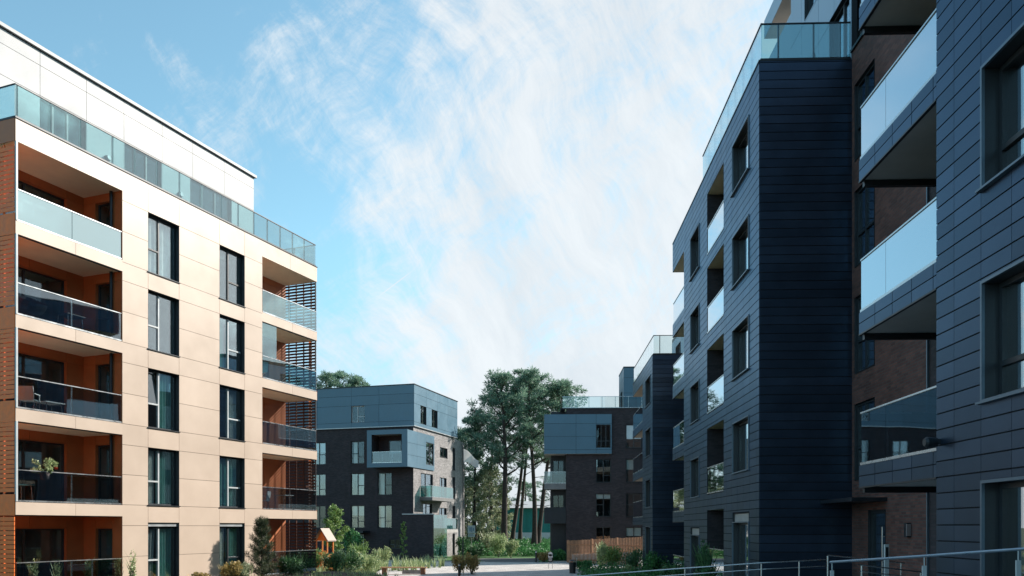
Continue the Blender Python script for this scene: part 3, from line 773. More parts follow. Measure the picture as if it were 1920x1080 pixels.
boards(cl, I4, XS, 0, .03, ZT, [(a-.04, b+.04, c-.045, d+.04) for a, b, c, d in ops] + l_, 61, off=.5)
ME = rz(PI/2)
wall(wl, ME, 0, 2.6, 0, ZT, (), .1, 0, 1); panels(cl, ME, [0, 2.6], steps(.03, ZT, PITCH), (), .022, seed=62)
for o in ops: room(it, I4, *o, .33)
# corner balconies at the far end: back wall, soffit under the roof
wl.poly([(X(39.26),LD,0),(XS,LD,0),(XS,LD,15.0),(X(39.26),LD,15.0)], 2)
wl.poly([(XS,LD,0),(XS,0,0),(XS,0,15.0),(XS,LD,15.0)], 2)
wl.poly([(X(39.26),0,15.0),(XS,0,15.0),(XS,LD,15.0),(X(39.26),LD,15.0)], 4)
wl.poly([(X(39.26),0,15.0),(X(39.26),0,ZT),(XS,0,ZT),(XS,0,15.0)], 0); boards(cl, I4, X(39.26), XS, 15.0, ZT, (), 63)
wl.poly([(X(39.26),0,15),(X(39.26),LD,15),(X(39.26),LD,ZT),(X(39.26),0,ZT)], 0)
wl.poly([(X(39.26),LD,0),(X(39.26),13,0),(X(39.26),13,ZT),(X(39.26),LD,ZT)], 2)
wl.poly([(X(39.26),13,0),(0,13,0),(0,13,ZT),(X(39.26),13,ZT)], 0)
wl.poly([(X(39.26),0,ZT-.1),(0,0,ZT-.1),(0,13,ZT-.1),(X(39.26),13,ZT-.1)], 3)
wl.build('wall', ['gap_navy', 'frame_dark', 'dark_brick', 'roof_felt', 'soffit_cream', 'concrete_dark'], b2)
cl.build('cladding', 'navy_board', b2)
it.build('interior', 'room_dark', b2)
cp = MB(); cp.box(X(39.28), .03, -.035, .2, ZT+.002, ZT+.04); cp.box(-.2, .03, .2, 2.58, ZT+.002, ZT+.04); cp.build('coping', 'dark_metal', b2)
for grp, sp in ((w_, (.68,)), (v_, (.6,))):
    for i, (a, b, c, d) in enumerate(grp):
        window(b2, I4, a+.005, b-.005, c+.005, d-(.3 if i == 0 else .005), .16, sp, (), glass='bright_glass', mat_f='frame_dark', fw=.06, trim=.035, head=.29 if i == 0 else None)
for k, (a, b, c, d) in enumerate(l_):
    s = MB(); s.box(a+.003, b-.003, .1, LD-.003, c+.002, c+.03)
    bb = s.build('loggia', 'concrete_dark', b2)
    railing(bb, I4, a+.004, b-.004, c+.03, c+1.02, .0, (), 'mirror_rail_glass', gap=.004, postw=.01)
    window(bb, tr(0, LD, 0), a+.3, a+1.9, c+.06, c+2.15, -.09, (.5,))
for k, (z0, z1) in enumerate(((3.24, 3.68), (6.14, 6.65), (9.05, 9.6), (11.95, 12.5))):
    s = MB(); slab_end(s, I4, X(39.26), XS-.002, z0, z1, LD-.005, 70+k)
    b = s.build('balcony', ['navy_board', 'soffit_cream', 'gap_navy', 'dark_metal'], b2)
    railing(b, I4, X(39.24), XS-.02, z1+.01, z1+1.02, .02, (), 'mirror_rail_glass', gap=.004)
    railing(b, tr(X(39.26), 0, 0) @ rz(-PI/2), -1.66, -.04, z1+.01, z1+1.02, .02, (), 'mirror_rail_glass', gap=.004)
s = MB(); s.box(X(39.26), XS-.002, .0, LD, .4, .65); s = s.build('ground_terrace', 'concrete_dark', b2)
railing(s, I4, X(39.24), XS-.02, .7, 1.7, .02, (X(37.7),), 'dark_rail_glass')
railing(b2, I4, X(32.4), -.03, ZT+.06, ZT+1.12, .06, [X(32.4)+1.05*i for i in range(1, 8)], 'rail_glass', name='roof_railing', rail='dark_metal', postw=.025, gap=.006)
railing(b2, ME, .06, 2.6, ZT+.06, ZT+1.12, .06, (.55, 1.55, 2.3), 'rail_glass', name='roof_railing', rail='dark_metal', postw=.025, gap=.006)
railing(b2, tr(X(32.4), 0, 0) @ rz(-PI/2), -2.5, -.1, ZT+.06, ZT+1.12, .0, (-1.2,), 'rail_glass', name='roof_railing', rail='dark_metal', postw=.025, gap=.006)
# penthouse set back from the facade
ph = MB(); pc = MB(); pi_ = MB(); MP = tr(0, 2.6, 0)
pz = [(X(25.6), X(23.95), 16.35, 18.5), (X(28.3), X(26.9), 16.35, 18.3), (X(28.0), X(26.6), 19.95, 22.2)]
wall(ph, MP, X(29.5), X(23.83), 16.3, 22.3, pz, .2, 0, 1)
panels(pc, MP, [X(29.5), X(28.3), X(26.6), X(25.2), X(23.83)], [16.3, 18.4, 19.9, 22.3], pz, .02, mi=0, seed=66)
wall(ph, MP, X(33), X(29.5), 16.3, 21.15, (), .1); panels(pc, MP, [X(33), X(31.2), X(29.5)], [16.3, 18.6, 21.15], (), .02, seed=67)
ph.box(X(31.4), X(29.5), 4.3, 12, 16.3, 22.3, 2)
ph.poly([(X(29.5),2.6,21.15),(X(29.5),2.6,22.3),(X(29.5),4.3,22.3),(X(29.5),4.3,21.15)], 2)
ph.poly([(X(33),2.6,21.15),(X(29.5),2.6,21.15),(X(29.5),4.3,21.15),(X(33),4.3,21.15)], 3)
ph.box(X(33), X(23.83), 2.6, 12, 22.3, 23.0, 3); panels(pc, MP, [X(33), X(30), X(27), X(23.83)], [22.3, 23.0], (), .02, seed=68)
pe = ph.build('penthouse', ['gap_navy', 'frame_dark', 'dark_brick', 'soffit_grey'], b2)
pc.build('cladding', 'light_board', pe)
for o in pz: room(pi_, MP, *o, .27, 2.2, .05)
pi_.build('interior', 'room_dark', pe)
for o in pz: window(pe, MP, o[0]+.005, o[1]-.005, o[2]+.005, o[3]-.005, .1, (.55,), fw=.07)

# --- far block of the row
T3 = 46.27
M3 = right_block(T3)
b3 = empty('apartment_building', M3, 'smaller navy block beyond the middle one, glass railed roof and corner balconies', 'building')
X = lambda t: T3 - t
wl = MB(); cl = MB(); it = MB(); ZT3 = 12.55
w3 = [(X(49.3), X(47.05), c, d) for c, d in ((.9, 3.0), (4.15, 5.72), (7.1, 8.65), (10.05, 11.6))]
XS = X(50.7); XF = X(56)
wall(wl, I4, XS, 0, 0, ZT3, w3, .24, 0, 1); boards(cl, I4, XS, 0, .03, ZT3, w3, 81)
wall(wl, ME, 0, 2.6, 0, ZT3, (), .1, 0, 1); panels(cl, ME, [0, 2.6], steps(.03, ZT3, PITCH), (), .022, seed=82)
for o in w3: room(it, I4, *o, .31)
wl.poly([(XF,LD,0),(XS,LD,0),(XS,LD,11.75),(XF,LD,11.75)], 2); wl.poly([(XS,LD,0),(XS,0,0),(XS,0,11.75),(XS,LD,11.75)], 2)
wl.poly([(XF,0,11.75),(XS,0,11.75),(XS,LD,11.75),(XF,LD,11.75)], 4)
wl.poly([(XF,0,11.75),(XS,0,11.75),(XS,0,ZT3),(XF,0,ZT3)], 0); boards(cl, I4, XF, XS, 11.75, ZT3, (), 83)
wl.poly([(XF,0,11.75),(XF,LD,11.75),(XF,LD,ZT3),(XF,0,ZT3)], 0)
wl.poly([(XF,LD,0),(XF,13,0),(XF,13,ZT3),(XF,LD,ZT3)], 2)
wl.poly([(XF,13,0),(0,13,0),(0,13,ZT3),(XF,13,ZT3)], 0); wl.poly([(0,2.6,0),(0,13,0),(0,13,ZT3),(0,2.6,ZT3)], 0)
wl.poly([(XF,0,ZT3-.1),(0,0,ZT3-.1),(0,13,ZT3-.1),(XF,13,ZT3-.1)], 3)
wl.build('wall', ['gap_navy', 'frame_dark', 'dark_brick', 'roof_felt', 'soffit_warm'], b3)
cl.build('cladding', 'navy_board', b3); it.build('interior', 'room_dark', b3)
cp = MB(); cp.box(XF-.02, .03, -.035, .2, ZT3+.002, ZT3+.04); cp.box(-.2, .03, .2, 10, ZT3+.002, ZT3+.04); cp.build('coping', 'dark_metal', b3)
for a, b, c, d in w3: window(b3, I4, a+.005, b-.005, c+.005, d-.005, .16, (.6,), (), trim=.035)
for k in range(3):
    z0 = 3.15+2.92*k; z1 = z0+.45
    s = MB(); slab_end(s, I4, XF, XS-.002, z0, z1, LD-.005, 90+k)
    b = s.build('balcony', ['navy_board', 'soffit_warm', 'gap_navy', 'dark_metal'], b3)
    railing(b, I4, XF+.02, XS-.02, z1+.01, z1+1.05, .02, (X(53.4),), 'dark_rail_glass', gap=.006)
    railing(b, tr(XF, 0, 0) @ rz(-PI/2), -1.66, -.04, z1+.01, z1+1.05, .02, (), 'dark_rail_glass', gap=.006)
railing(b3, I4, XF+.02, -.03, ZT3+.06, ZT3+1.12, .06, [XF+1.2*i for i in range(1, 8)], 'clear_rail_glass', name='roof_railing', rail='dark_metal', postw=.02, gap=.006)
railing(b3, ME, .06, 7, ZT3+.06, ZT3+1.12, .06, (.4, 1.85, 3.0, 4.2, 5.6), 'clear_rail_glass', name='roof_railing', rail='dark_metal', postw=.02, gap=.006)
ph = MB(); pz = [(X(50.6), X(49.3), 12.6, 14.7), (X(54.4), X(52.6), 12.6, 14.7)]
wall(ph, MP, X(56), X(48), 12.5, 15.3, pz, .2, 0, 1)
ph.box(X(56), X(48), 2.61, 12, 15.3, 15.55, 1)
ph.poly([(X(48),2.6,12.5),(X(48),12,12.5),(X(48),12,15.3),(X(48),2.6,15.3)], 0)
ph.poly([(X(56),2.6,12.5),(X(56),12,12.5),(X(56),12,15.3),(X(56),2.6,15.3)], 0)
pe = ph.build('penthouse', ['light_board', 'frame_dark'], b3)
pi_ = MB()
for o in pz: room(pi_, MP, *o, .27, 2.2, .1); window(pe, MP, *o, .1, (.5,))
pi_.build('interior', 'room_dark', pe)

# --- linking stair wings behind (between middle and far, and beyond far)
for (ta, tb, zt, lab) in ((39.28, 46.25, 12.3, 'dark brick stairwell link between the middle and far navy blocks'), (56.02, 62.5, 11.5, 'dark brick stairwell link beyond the far navy block')):
    Mx = MR0 @ tr(-ta, 2.62, 0)
    bx = empty('apartment_building', Mx, lab, 'building')
    wl = MB(); it = MB(); L = tb-ta
    ops = [(-L+1.2, -L+2.6, z, z+2.1) for z in (3.9, 6.9, 9.3)]
    wall(wl, I4, -L, 0, 0, zt, ops, .16, 0, 1)
    for o in ops: room(it, I4, *o, .23, 2.2, .1)
    wl.poly([(-L, 0, zt), (0, 0, zt), (0, 10, zt), (-L, 10, zt)], 2)
    wl.poly([(-L, 0, 0), (-L, 10, 0), (-L, 10, zt), (-L, 0, zt)], 0); wl.poly([(0, 10, 0), (0, 0, 0), (0, 0, zt), (0, 10, zt)], 0); wl.poly([(0, 10, 0), (-L, 10, 0), (-L, 10, zt), (0, 10, zt)], 0)
    wl.build('wall', ['dark_brick', 'frame_dark', 'roof_felt'], bx); it.build('interior', 'room_dark', bx)
    for o in ops: window(bx, I4, *o, .06, (.5,))

# ================================================================== DARK BRICK BLOCK WITH TEAL BOX (centre right)
M4 = tr(2.85, 73, 0) @ rz(-AR)
b4 = empty('apartment_building', M4, 'dark brick block with overhanging teal corner box and roof terrace', 'building')
wl = MB(); cl = MB(); it = MB()
cols = [(4.5, 5.81), (7.12, 8.5)]
rr = [(6.9, 8.95), (3.9, 5.92), (.8, 2.98)]
o4 = [(a, b, c, d) for a, b in cols for c, d in rr] + [(a, b, 9.9, 11.95) for a, b in cols[1:]]
o4x = o4 + [(4.5, 5.75, 9.9, 11.93)]
wall(wl, I4, 1.9, 9.3, 0, 13.34, o4x, .18, 0, 1)
for o in o4x: room(it, I4, *o, .25, 2.4, .2)
wall(wl, tr(1.9, 0, 0) @ rz(-PI/2), -1.5, 0, 0, 13.3, (), .1, 0, 1)
od = [(.75, 1.75, z, z+2.15) for z in (3.72, 6.82)]
wall(wl, tr(0, 1.5, 0), .6, 1.9, 0, 13.3, od, .1, 2, 1)
for o in od: room(it, tr(0, 1.5, 0), *o, .17, 2, .05)
wl.poly([(.6, 7.5, 0), (.6, 1.5, 0), (.6, 1.5, 13.3), (.6, 7.5, 13.3)], 0)
wl.poly([(9.3, 0, 0), (9.3, 7.5, 0), (9.3, 7.5, 13.3), (9.3, 0, 13.3)], 0); wl.poly([(.6, 7.5, 0), (9.3, 7.5, 0), (9.3, 7.5, 13.3), (.6, 7.5, 13.3)], 0)
wl.poly([(1.9, 0, 13.25), (9.3, 0, 13.25), (9.3, 7.5, 13.25), (1.9, 7.5, 13.25)], 3); wl.poly([(.6, 1.5, 13.25), (1.9, 1.5, 13.25), (1.9, 7.5, 13.25), (.6, 7.5, 13.25)], 3)
wl.build('wall', ['dark_brick', 'frame_dark', 'dark_metal', 'roof_felt'], b4)
it.build('interior', 'room_dark', b4)
cp = MB(); cp.box(1.85, 9.32, -.06, .25, 13.343, 13.42); cp.box(1.4, 1.85, -.06, 7.5, 13.343, 13.42); cp.build('coping', 'dark_metal', b4)
# overhanging box
bx = MB(); pn = MB(); ir = MB(); wbox = [(4.5, 5.75, 9.9, 11.93)]; MBx = tr(0, -.3, 0)
wall(bx, MBx, 0, 5.85, 9.38, 12.83, wbox, .2, 0, 1)
panels(pn, MBx, [0, 2.75, 5.0-.5, 5.85], [9.38, 9.75, 10.9, 12.03, 12.83], wbox, .022, mi=0, seed=77)
wall(bx, MBx @ rz(-PI/2), -4.5, 0, 9.38, 12.83, (), .1); panels(pn, MBx @ rz(-PI/2), [-4.5, -2.2, 0], [9.38, 10.9, 12.03, 12.83], (), .022, seed=78)
bx.poly([(5.85, -.3, 9.38), (5.85, -.001, 9.38), (5.85, -.001, 12.83), (5.85, -.3, 12.83)], 0)
bx.poly([(0, -.3, 12.83), (5.85, -.3, 12.83), (5.85, -.001, 12.83), (1.9, -.001, 12.83), (1.9, 4.2, 12.83), (0, 4.2, 12.83)], 2)
bx.poly([(0, -.3, 9.38), (0, 4.2, 9.38), (1.9, 4.2, 9.38), (1.9, -.001, 9.38), (5.85, -.001, 9.38), (5.85, -.3, 9.38)], 2)
bo = bx.build('corner_box', ['gap_navy', 'frame_dark', 'soffit_grey'], b4)
pn.build('cladding', 'teal_panel', bo)
for o in wbox: window(bo, MBx, *o, .1, (.35, .68), ((0, .3), (1, .3), (2, .3)))
for i, o in enumerate(o4):
    window(b4, I4, *o, .08, (.5,), ((0, .52),) if i % 3 else ((1, .3),), glass='mid_glass' if i % 3 else 'bright_glass', sill=.05, blind=(0, .22, .0, .45, .0, .35, .6)[i % 7], mat_f='frame_dark')
for o in od: window(b4, tr(0, 1.5, 0), *o, .04, (.5,))
s = MB(); s.box(0, 1.88, -.05, 1.49, 6.3, 6.8); s = s.build('balcony', 'concrete_dark', b4)
railing(s, I4, .02, 1.88, 6.82, 7.85, .0, (.6,), 'dark_rail_glass'); railing(s, rz(-PI/2), -1.48, -.05, 6.82, 7.85, .0, (), 'rail_glass')
s = MB(); s.box(-.02, 1.88, -.05, 1.49, 3.3, 3.7); s.box(-.02, 1.88, -.05, .05, 3.7, 4.72); s.box(-.02, .08, .05, 1.49, 3.7, 4.72)
s.build('balcony', 'dark_metal', b4)
railing(b4, I4, 1.6, 9.3, 13.43, 14.45, .1, [1.6+1.15*i for i in range(1, 7)], 'clear_rail_glass', name='roof_railing', postw=.02, gap=.006)
railing(b4, tr(1.6, 0, 0) @ rz(-PI/2), -7.4, -.14, 13.43, 14.45, .0, [-1.5*i for i in range(1, 7)], 'clear_rail_glass', name='roof_railing', postw=.02, gap=.006)
ph = MB(); pn = MB(); Mq = tr(7.25, 3, 0); dq = [(-2.6, -1.4, 13.4, 15.6), (-4.2, -3.2, 13.4, 15.6)]
wall(ph, Mq, 0, 2.05, 13.25, 17.5, (), .1); panels(pn, Mq, steps(0, 2.05, 1.1), [13.25, 15.2, 16.6, 17.5], (), .022, seed=79)
wall(ph, Mq @ rz(-PI/2), -4.5, 0, 13.25, 17.5, dq, .15); panels(pn, Mq @ rz(-PI/2), steps(-4.5, 0, 2.4), [13.25, 15.7, 16.6, 17.5], dq, .022, seed=80)
ph.poly([(9.3,3,13.25),(9.3,7.5,13.25),(9.3,7.5,17.5),(9.3,3,17.5)]); ph.poly([(7.25,7.5,13.25),(9.3,7.5,13.25),(9.3,7.5,17.5),(7.25,7.5,17.5)]); ph.box(7.2, 9.35, 2.95, 7.5, 17.501, 17.6, 1)
pe = ph.build('penthouse', ['gap_navy', 'frame_dark'], b4); pn.build('cladding', 'teal_panel', pe)
ir = MB()
for o in dq: room(ir, Mq @ rz(-PI/2), *o, .2, 2, .1); window(pe, Mq @ rz(-PI/2), *o, .08, (.5,))
ir.build('interior', 'room_dark', pe)

# ================================================================== DARK BRICK BLOCK WITH PALE SIDE (centre left)
A5 = R(17)
M5 = tr(-9.01, 76, 0) @ rz(-A5)
b5 = empty('apartment_building', M5, 'brick block with teal top storey, framed corner balcony and sunlit pale side', 'building')
wl = MB(); cl = MB(); it = MB()
c1, c2 = (-6.34, -4.96), (-3.58, -2.16)
o5 = [(*c1, 8.9, 11.0), (*c1, 5.95, 8.0), (*c1, 2.9, 5.0), (*c2, 5.95, 8.0), (*c2, 2.9, 5.0), (-7.0, -5.0, .1, 2.3), (-2.4, -1.3, 1.0, 1.85), (-10.4, -9.0, 8.9, 11.0), (-10.4, -9.0, 5.95, 8.0), (-10.4, -9.0, 2.9, 5.0)]
o5x = o5 + [(-2.4, -.55, 8.8, 10.95)]
wall(wl, I4, -14, 0, 0, 12.26, o5x, .16, 0, 1)
for o in o5x: room(it, I4, *o, .23, 2.4, .2)
MS = rz(PI/2)
s5 = [(6.5, 8.45, 9.95, 10.9), (1.75, 4.6, 5.85, 8.05), (6.4, 8.2, 6.0, 7.9), (6.3, 8.2, 2.95, 4.9), (2.2, 4.4, 3.0, 5.2)]
s5x = s5 + [(2.75, 4.6, 8.9, 11.02)]
wall(wl, MS, 0, 9.4, 0, 12.26, s5x, .16, 2, 1)
for o in s5x: room(it, MS, *o, .23, 2.0, .1)
MCh = tr(0, 9.4, 0) @ rz(PI/2 + R(9.2))
ch = [(.9, 2.1, 8.9, 11.2), (.9, 2.1, 5.9, 8.2), (.9, 2.1, 2.9, 5.2), (.9, 2.0, .1, 2.3)]
wall(wl, MCh, 0, 7.3, 0, 12.26, ch, .16, 2, 1)
for o in ch: room(it, MCh, *o, .23, 2.2, .1)
ex, ey = -7.3*math.sin(R(9.2)), 9.4+7.3*math.cos(R(9.2))
wl.poly([(ex, ey, 0), (-14, ey, 0), (-14, ey, 12.26), (ex, ey, 12.26)], 0); wl.poly([(-14, ey, 0), (-14, 0, 0), (-14, 0, 12.26), (-14, ey, 12.26)], 0)
wl.poly([(-14, 0, 12.2), (0, 0, 12.2), (0, 9.4, 12.2), (ex, ey, 12.2), (-14, ey, 12.2)], 3)
wl.build('wall', ['dark_brick', 'frame_dark', 'pale_brick', 'roof_felt'], b5)
it.build('interior', 'room_dark', b5)
for i, o in enumerate(o5):
    if i == 5: continue
    window(b5, I4, *o, .08, (.5,), ((1, .45),) if i % 2 else ((0, .45), (1, .3)), glass='mid_glass' if i % 3 else 'window_glass', sill=.05, mat_f='frame_dark' , blind=(0, .0, .45, 0, .0)[i % 5])
for o in s5: window(b5, MS, *o, .08, (.45,) if o[3]-o[2] > 1.2 else (.5,), (), sill=.04)
for o in ch: window(b5, MCh, *o, .08, (.5,), (), sill=.04)
d_ = MB(); a, b, c, d = o5[5]
d_.box(a, a+.1, .06, .12, c, d); d_.box(b-.1, b, .06, .12, c, d); d_.box((a+b)/2-.06, (a+b)/2+.06, .06, .12, c, d); d_.box(a+.1, (a+b)/2-.06, .06, .12, d-.12, d); d_.box((a+b)/2+.06, b-.1, .06, .12, d-.12, d)
d_ = d_.build('door', 'frame_light', b5); p = MB(); p.box(a+.1, b-.1, .085, .097, c, d-.12); p.build('pane', 'window_glass', d_)
p = MB(); p.box(-7.6, -4.4, -1.4, -.002, 2.45, 2.65); p.build('canopy', 'dark_metal', b5)
# top storey
tp = MB(); pn = MB(); ir = MB(); tw = [(*c1, 12.75, 14.27)]; sw = [(1.46, 2.86, 12.6, 14.3), (4.17, 5.65, 12.6, 14.3)]
MT = tr(.1, -.1, 0)
wall(tp, MT, -14.1, 0, 12.28, 16, tw, .2, 0, 1); panels(pn, MT, [-14.1, -9.9, -6.34, -3.5, 0], [12.28, 12.72, 14.3, 15.2, 16], tw, .022, seed=91)
MT2 = MT @ rz(PI/2)
wall(tp, MT2, 0, 11.1, 12.28, 16, sw, .2, 0, 1); panels(pn, MT2, [0, 2.86, 5.65, 8.4, 11.1], [12.28, 12.62, 14.3, 15.2, 16], sw, .022, mi=1, seed=92)
tp.poly([(.1, 11, 12.28), (-14, 11, 12.28), (-14, 11, 16), (.1, 11, 16)]); tp.poly([(-14, 11, 12.28), (-14, 0, 12.28), (-14, 0, 16), (-14, 11, 16)]); 
tp.poly([(-14, -.1, 12.28), (.1, -.1, 12.28), (.1, 11, 12.28), (-14, 11, 12.28)], 1)
ts_ = tp.build('top_storey', ['gap_navy', 'frame_dark'], b5); pn.build('cladding', ['teal_panel', 'teal_panel'], ts_)
for o in tw: room(ir, MT, *o, .25, 2, .2); window(ts_, MT, *o, .1, (.45,), ((1, .35),), mat_f='frame_light')
for o in sw: room(ir, MT2, *o, .25, 2, .2); window(ts_, MT2, *o, .1, (.5,), ())
ir.build('interior', 'room_dark', ts_)
r = MB(); r.box(-14.05, .16, -.16, 11.1, 16.003, 16.08); r.box(-2.4, -1.6, 6.2, 7.2, 16.08, 16.5); r.build('roof', 'dark_metal', ts_)
p = MB(); p.box(-14.05, .14, -.16, -.101, 12.2, 12.277); p.box(.101, .16, -.16, 11, 12.2, 12.277); p.build('drip_edge', 'zinc', b5)
# framed corner balcony box
bx = MB(); x0, x1, y0, y1, z0, z1 = -3.87, .08, -1.5, 4.78, 8.43, 11.75
oa, ob, oc, od_ = -3.46, -.43, 8.77, 11.38
MF = tr(0, y0, 0)
wall(bx, MF, x0, x1, z0, z1, [(oa, ob, oc, od_)], .02, 0, 0)
for pts in ([(oa,y0,oc),(oa,y0,od_),(oa,-.01,od_),(oa,-.01,oc)], [(ob,y0,od_),(ob,y0,oc),(ob,-.01,oc),(ob,-.01,od_)], [(ob,y0,oc),(oa,y0,oc),(oa,-.01,oc),(ob,-.01,oc)]): bx.poly(pts, 2)
bx.poly([(oa,y0,od_),(ob,y0,od_),(ob,-.01,od_),(oa,-.01,od_)], 3)
dd = (-2.4, -.55, 8.8, 10.95)
bx.poly([(oa,-.02,oc),(dd[0],-.02,oc),(dd[0],-.02,od_),(oa,-.02,od_)], 2); bx.poly([(dd[0],-.02,dd[3]),(ob,-.02,dd[3]),(ob,-.02,od_),(dd[0],-.02,od_)], 2); bx.poly([(dd[1],-.02,oc),(ob,-.02,oc),(ob,-.02,dd[3]),(dd[1],-.02,dd[3])], 2)
bx.poly([(x0, -.001, z0), (x0, y0, z0), (x0, y0, z1), (x0, -.001, z1)], 0)
bw = [(2.75, 4.6, 8.9, 11.02)]; MQ = tr(x1, 0, 0) @ rz(PI/2)
wall(bx, MQ, y0, y1, z0, z1, bw, .2, 1, 4)
bx.poly([(x0,y0,z1),(x1,y0,z1),(x1,-.001,z1),(x0,-.001,z1)], 0); bx.poly([(x0,-.001,z0),(x1,-.001,z0),(x1,y0,z0),(x0,y0,z0)], 4)
bx.poly([(.0,-.001,z1),(x1,-.001,z1),(x1,y1,z1),(.0,y1,z1)], 0); bx.poly([(.0,y1,z0),(x1,y1,z0),(x1,-.001,z0),(.0,-.001,z0)], 0)
bx.poly([(x1,y1,z0),(0,y1,z0),(0,y1,z1),(x1,y1,z1)], 0)
bo = bx.build('corner_box', ['teal_panel', 'gap_navy', 'dark_brick', 'white_panel', 'frame_dark'], b5)
pn = MB(); panels(pn, MQ, [y0, .6, 2.75, y1], [z0, 9.5, 10.6, z1], bw, .02, seed=95); pn.build('cladding', 'teal_panel', bo)
fr = MB(); e = y0-.05
fr.box(x0-.03, oa+.02, e, y0-.002, z0-.03, z1+.03); fr.box(ob-.02, x1+.03, e, y0-.002, z0-.03, z1+.03); fr.box(oa+.02, ob-.02, e, y0-.002, od_-.02, z1+.03); fr.box(oa+.02, ob-.02, e, y0-.002, z0-.03, oc+.02)
fr.build('frame', 'teal_panel', bo)
window(bo, MQ, *bw[0], .02, (.5,)); window(bo, I4, *dd, -.1, (.68,))
railing(bo, MF, oa+.02, ob-.02, oc+.03, oc+1.05, .06, (oa+1.0, oa+2.0), 'dark_rail_glass', gap=.006)
# side balconies
for (ya, yb, z, hs) in ((1.5, 7.0, 5.75, .28), (4.6, 8.2, 2.75, .3)):
    s = MB(); s.box(0.002, 1.25, ya, yb, z-hs, z); s = s.build('balcony', 'concrete_dark' if z > 4 else 'concrete', b5)
    railing(s, tr(1.2, 0, 0) @ rz(PI/2), ya+.05, yb-.02, z+.01, z+1.1, .0, ((ya+yb)/2,), 'teal_glass')
    railing(s, tr(0, ya+.05, 0), .02, 1.17, z+.01, z+1.1, .0, (), 'teal_glass')
# brick stair enclosure with glass flank
s = MB(); s.box(-.16, 2.72, -2.0, -1.75, 0, 4.1, 0); s.box(-.16, .08, -1.75, -.002, 0, 4.1, 0); s.box(-.2, 2.76, -2.04, -1.71, 4.103, 4.18, 1); s = s.build('stair_wall', ['dark_brick', 'zinc'], b5)
railing(s, tr(2.7, 0, 0) @ rz(PI/2), -1.74, 1.5, .05, 4.1, .0, (-.7, .4), 'teal_glass', name='glass_screen')

# ================================================================== LOW TEAL HALL BEHIND THE TREES
Mh = tr(-3.0, 112, 1.35)
bh = empty('garage_building', Mh, 'low teal walled hall with pale roof behind the pines', 'building')
p = MB(); p.box(0, 14, 0, 12, .9, 4.2); p.build('wall', 'teal_wall', bh)
p = MB(); p.box(-.01, 14.01, -.06, 12, 0, .897); p.build('plinth', 'white_paint', bh)
p = MB(); p.poly([(-.4,-.5,4.2),(14.4,-.5,4.2),(14.4,6,5.3),(-.4,6,5.3)]); p.poly([(-.4,12.5,4.2),(-.4,6,5.3),(14.4,6,5.3),(14.4,12.5,4.2)]); p.poly([(-.4,-.5,4.2),(-.4,12.5,4.2),(14.4,12.5,4.2),(14.4,-.5,4.2)]); p.poly([(-.4,-.5,4.2),(-.4,6,5.3),(-.4,12.5,4.2)]); p.poly([(14.4,-.5,4.2),(14.4,12.5,4.2),(14.4,6,5.3)])
p.build('roof', 'white_panel', bh)
p = MB()
for x in (2, 5, 8, 11): p.box(x, x+.12, -.05, 0, .9, 4.19)
p.build('pilaster', 'teal_wall', bh)

# ================================================================== VEGETATION
def rot_rand(g): 
    z = g.uniform(-1, 1); a = g.uniform(0, 2*PI); s = math.sqrt(1-z*z); return Vector((s*math.cos(a), s*math.sin(a), z))
def needle_clump(mb, c, r, n, g, size, flat=.6, up=.35, width=.17):
    for _ in range(n):
        d = rot_rand(g); d.z = d.z*flat
        p = c + d*r*(g.random()**.45)
        o = (d + Vector((0, 0, up)) + rot_rand(g)*.5).normalized()
        s = o.cross(rot_rand(g)).normalized()*size*width*g.uniform(.7, 1.3); L = o*size*g.uniform(.6, 1.3)
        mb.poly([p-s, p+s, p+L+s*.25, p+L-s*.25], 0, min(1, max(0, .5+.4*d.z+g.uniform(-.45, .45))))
def leaves(mb, c, rx, ry, rz_, n, g, size, shell=.5, lobes=None):
    for _ in range(n):
        d = rot_rand(g); k = g.random()**shell
        p = Vector((c[0]+d.x*rx*k, c[1]+d.y*ry*k, c[2]+d.z*rz_*k))
        f = 1 + .35*noise.noise(p*1.7+Vector((c[0], c[1], 0)))
        p = Vector(c) + (p-Vector(c))*f
        a = rot_rand(g); b = a.cross(rot_rand(g)).normalized(); s = size*g.uniform(.6, 1.3)
        mb.poly([p-a*s, p-b*s*.45, p+a*s, p+b*s*.45], 0, g.random())
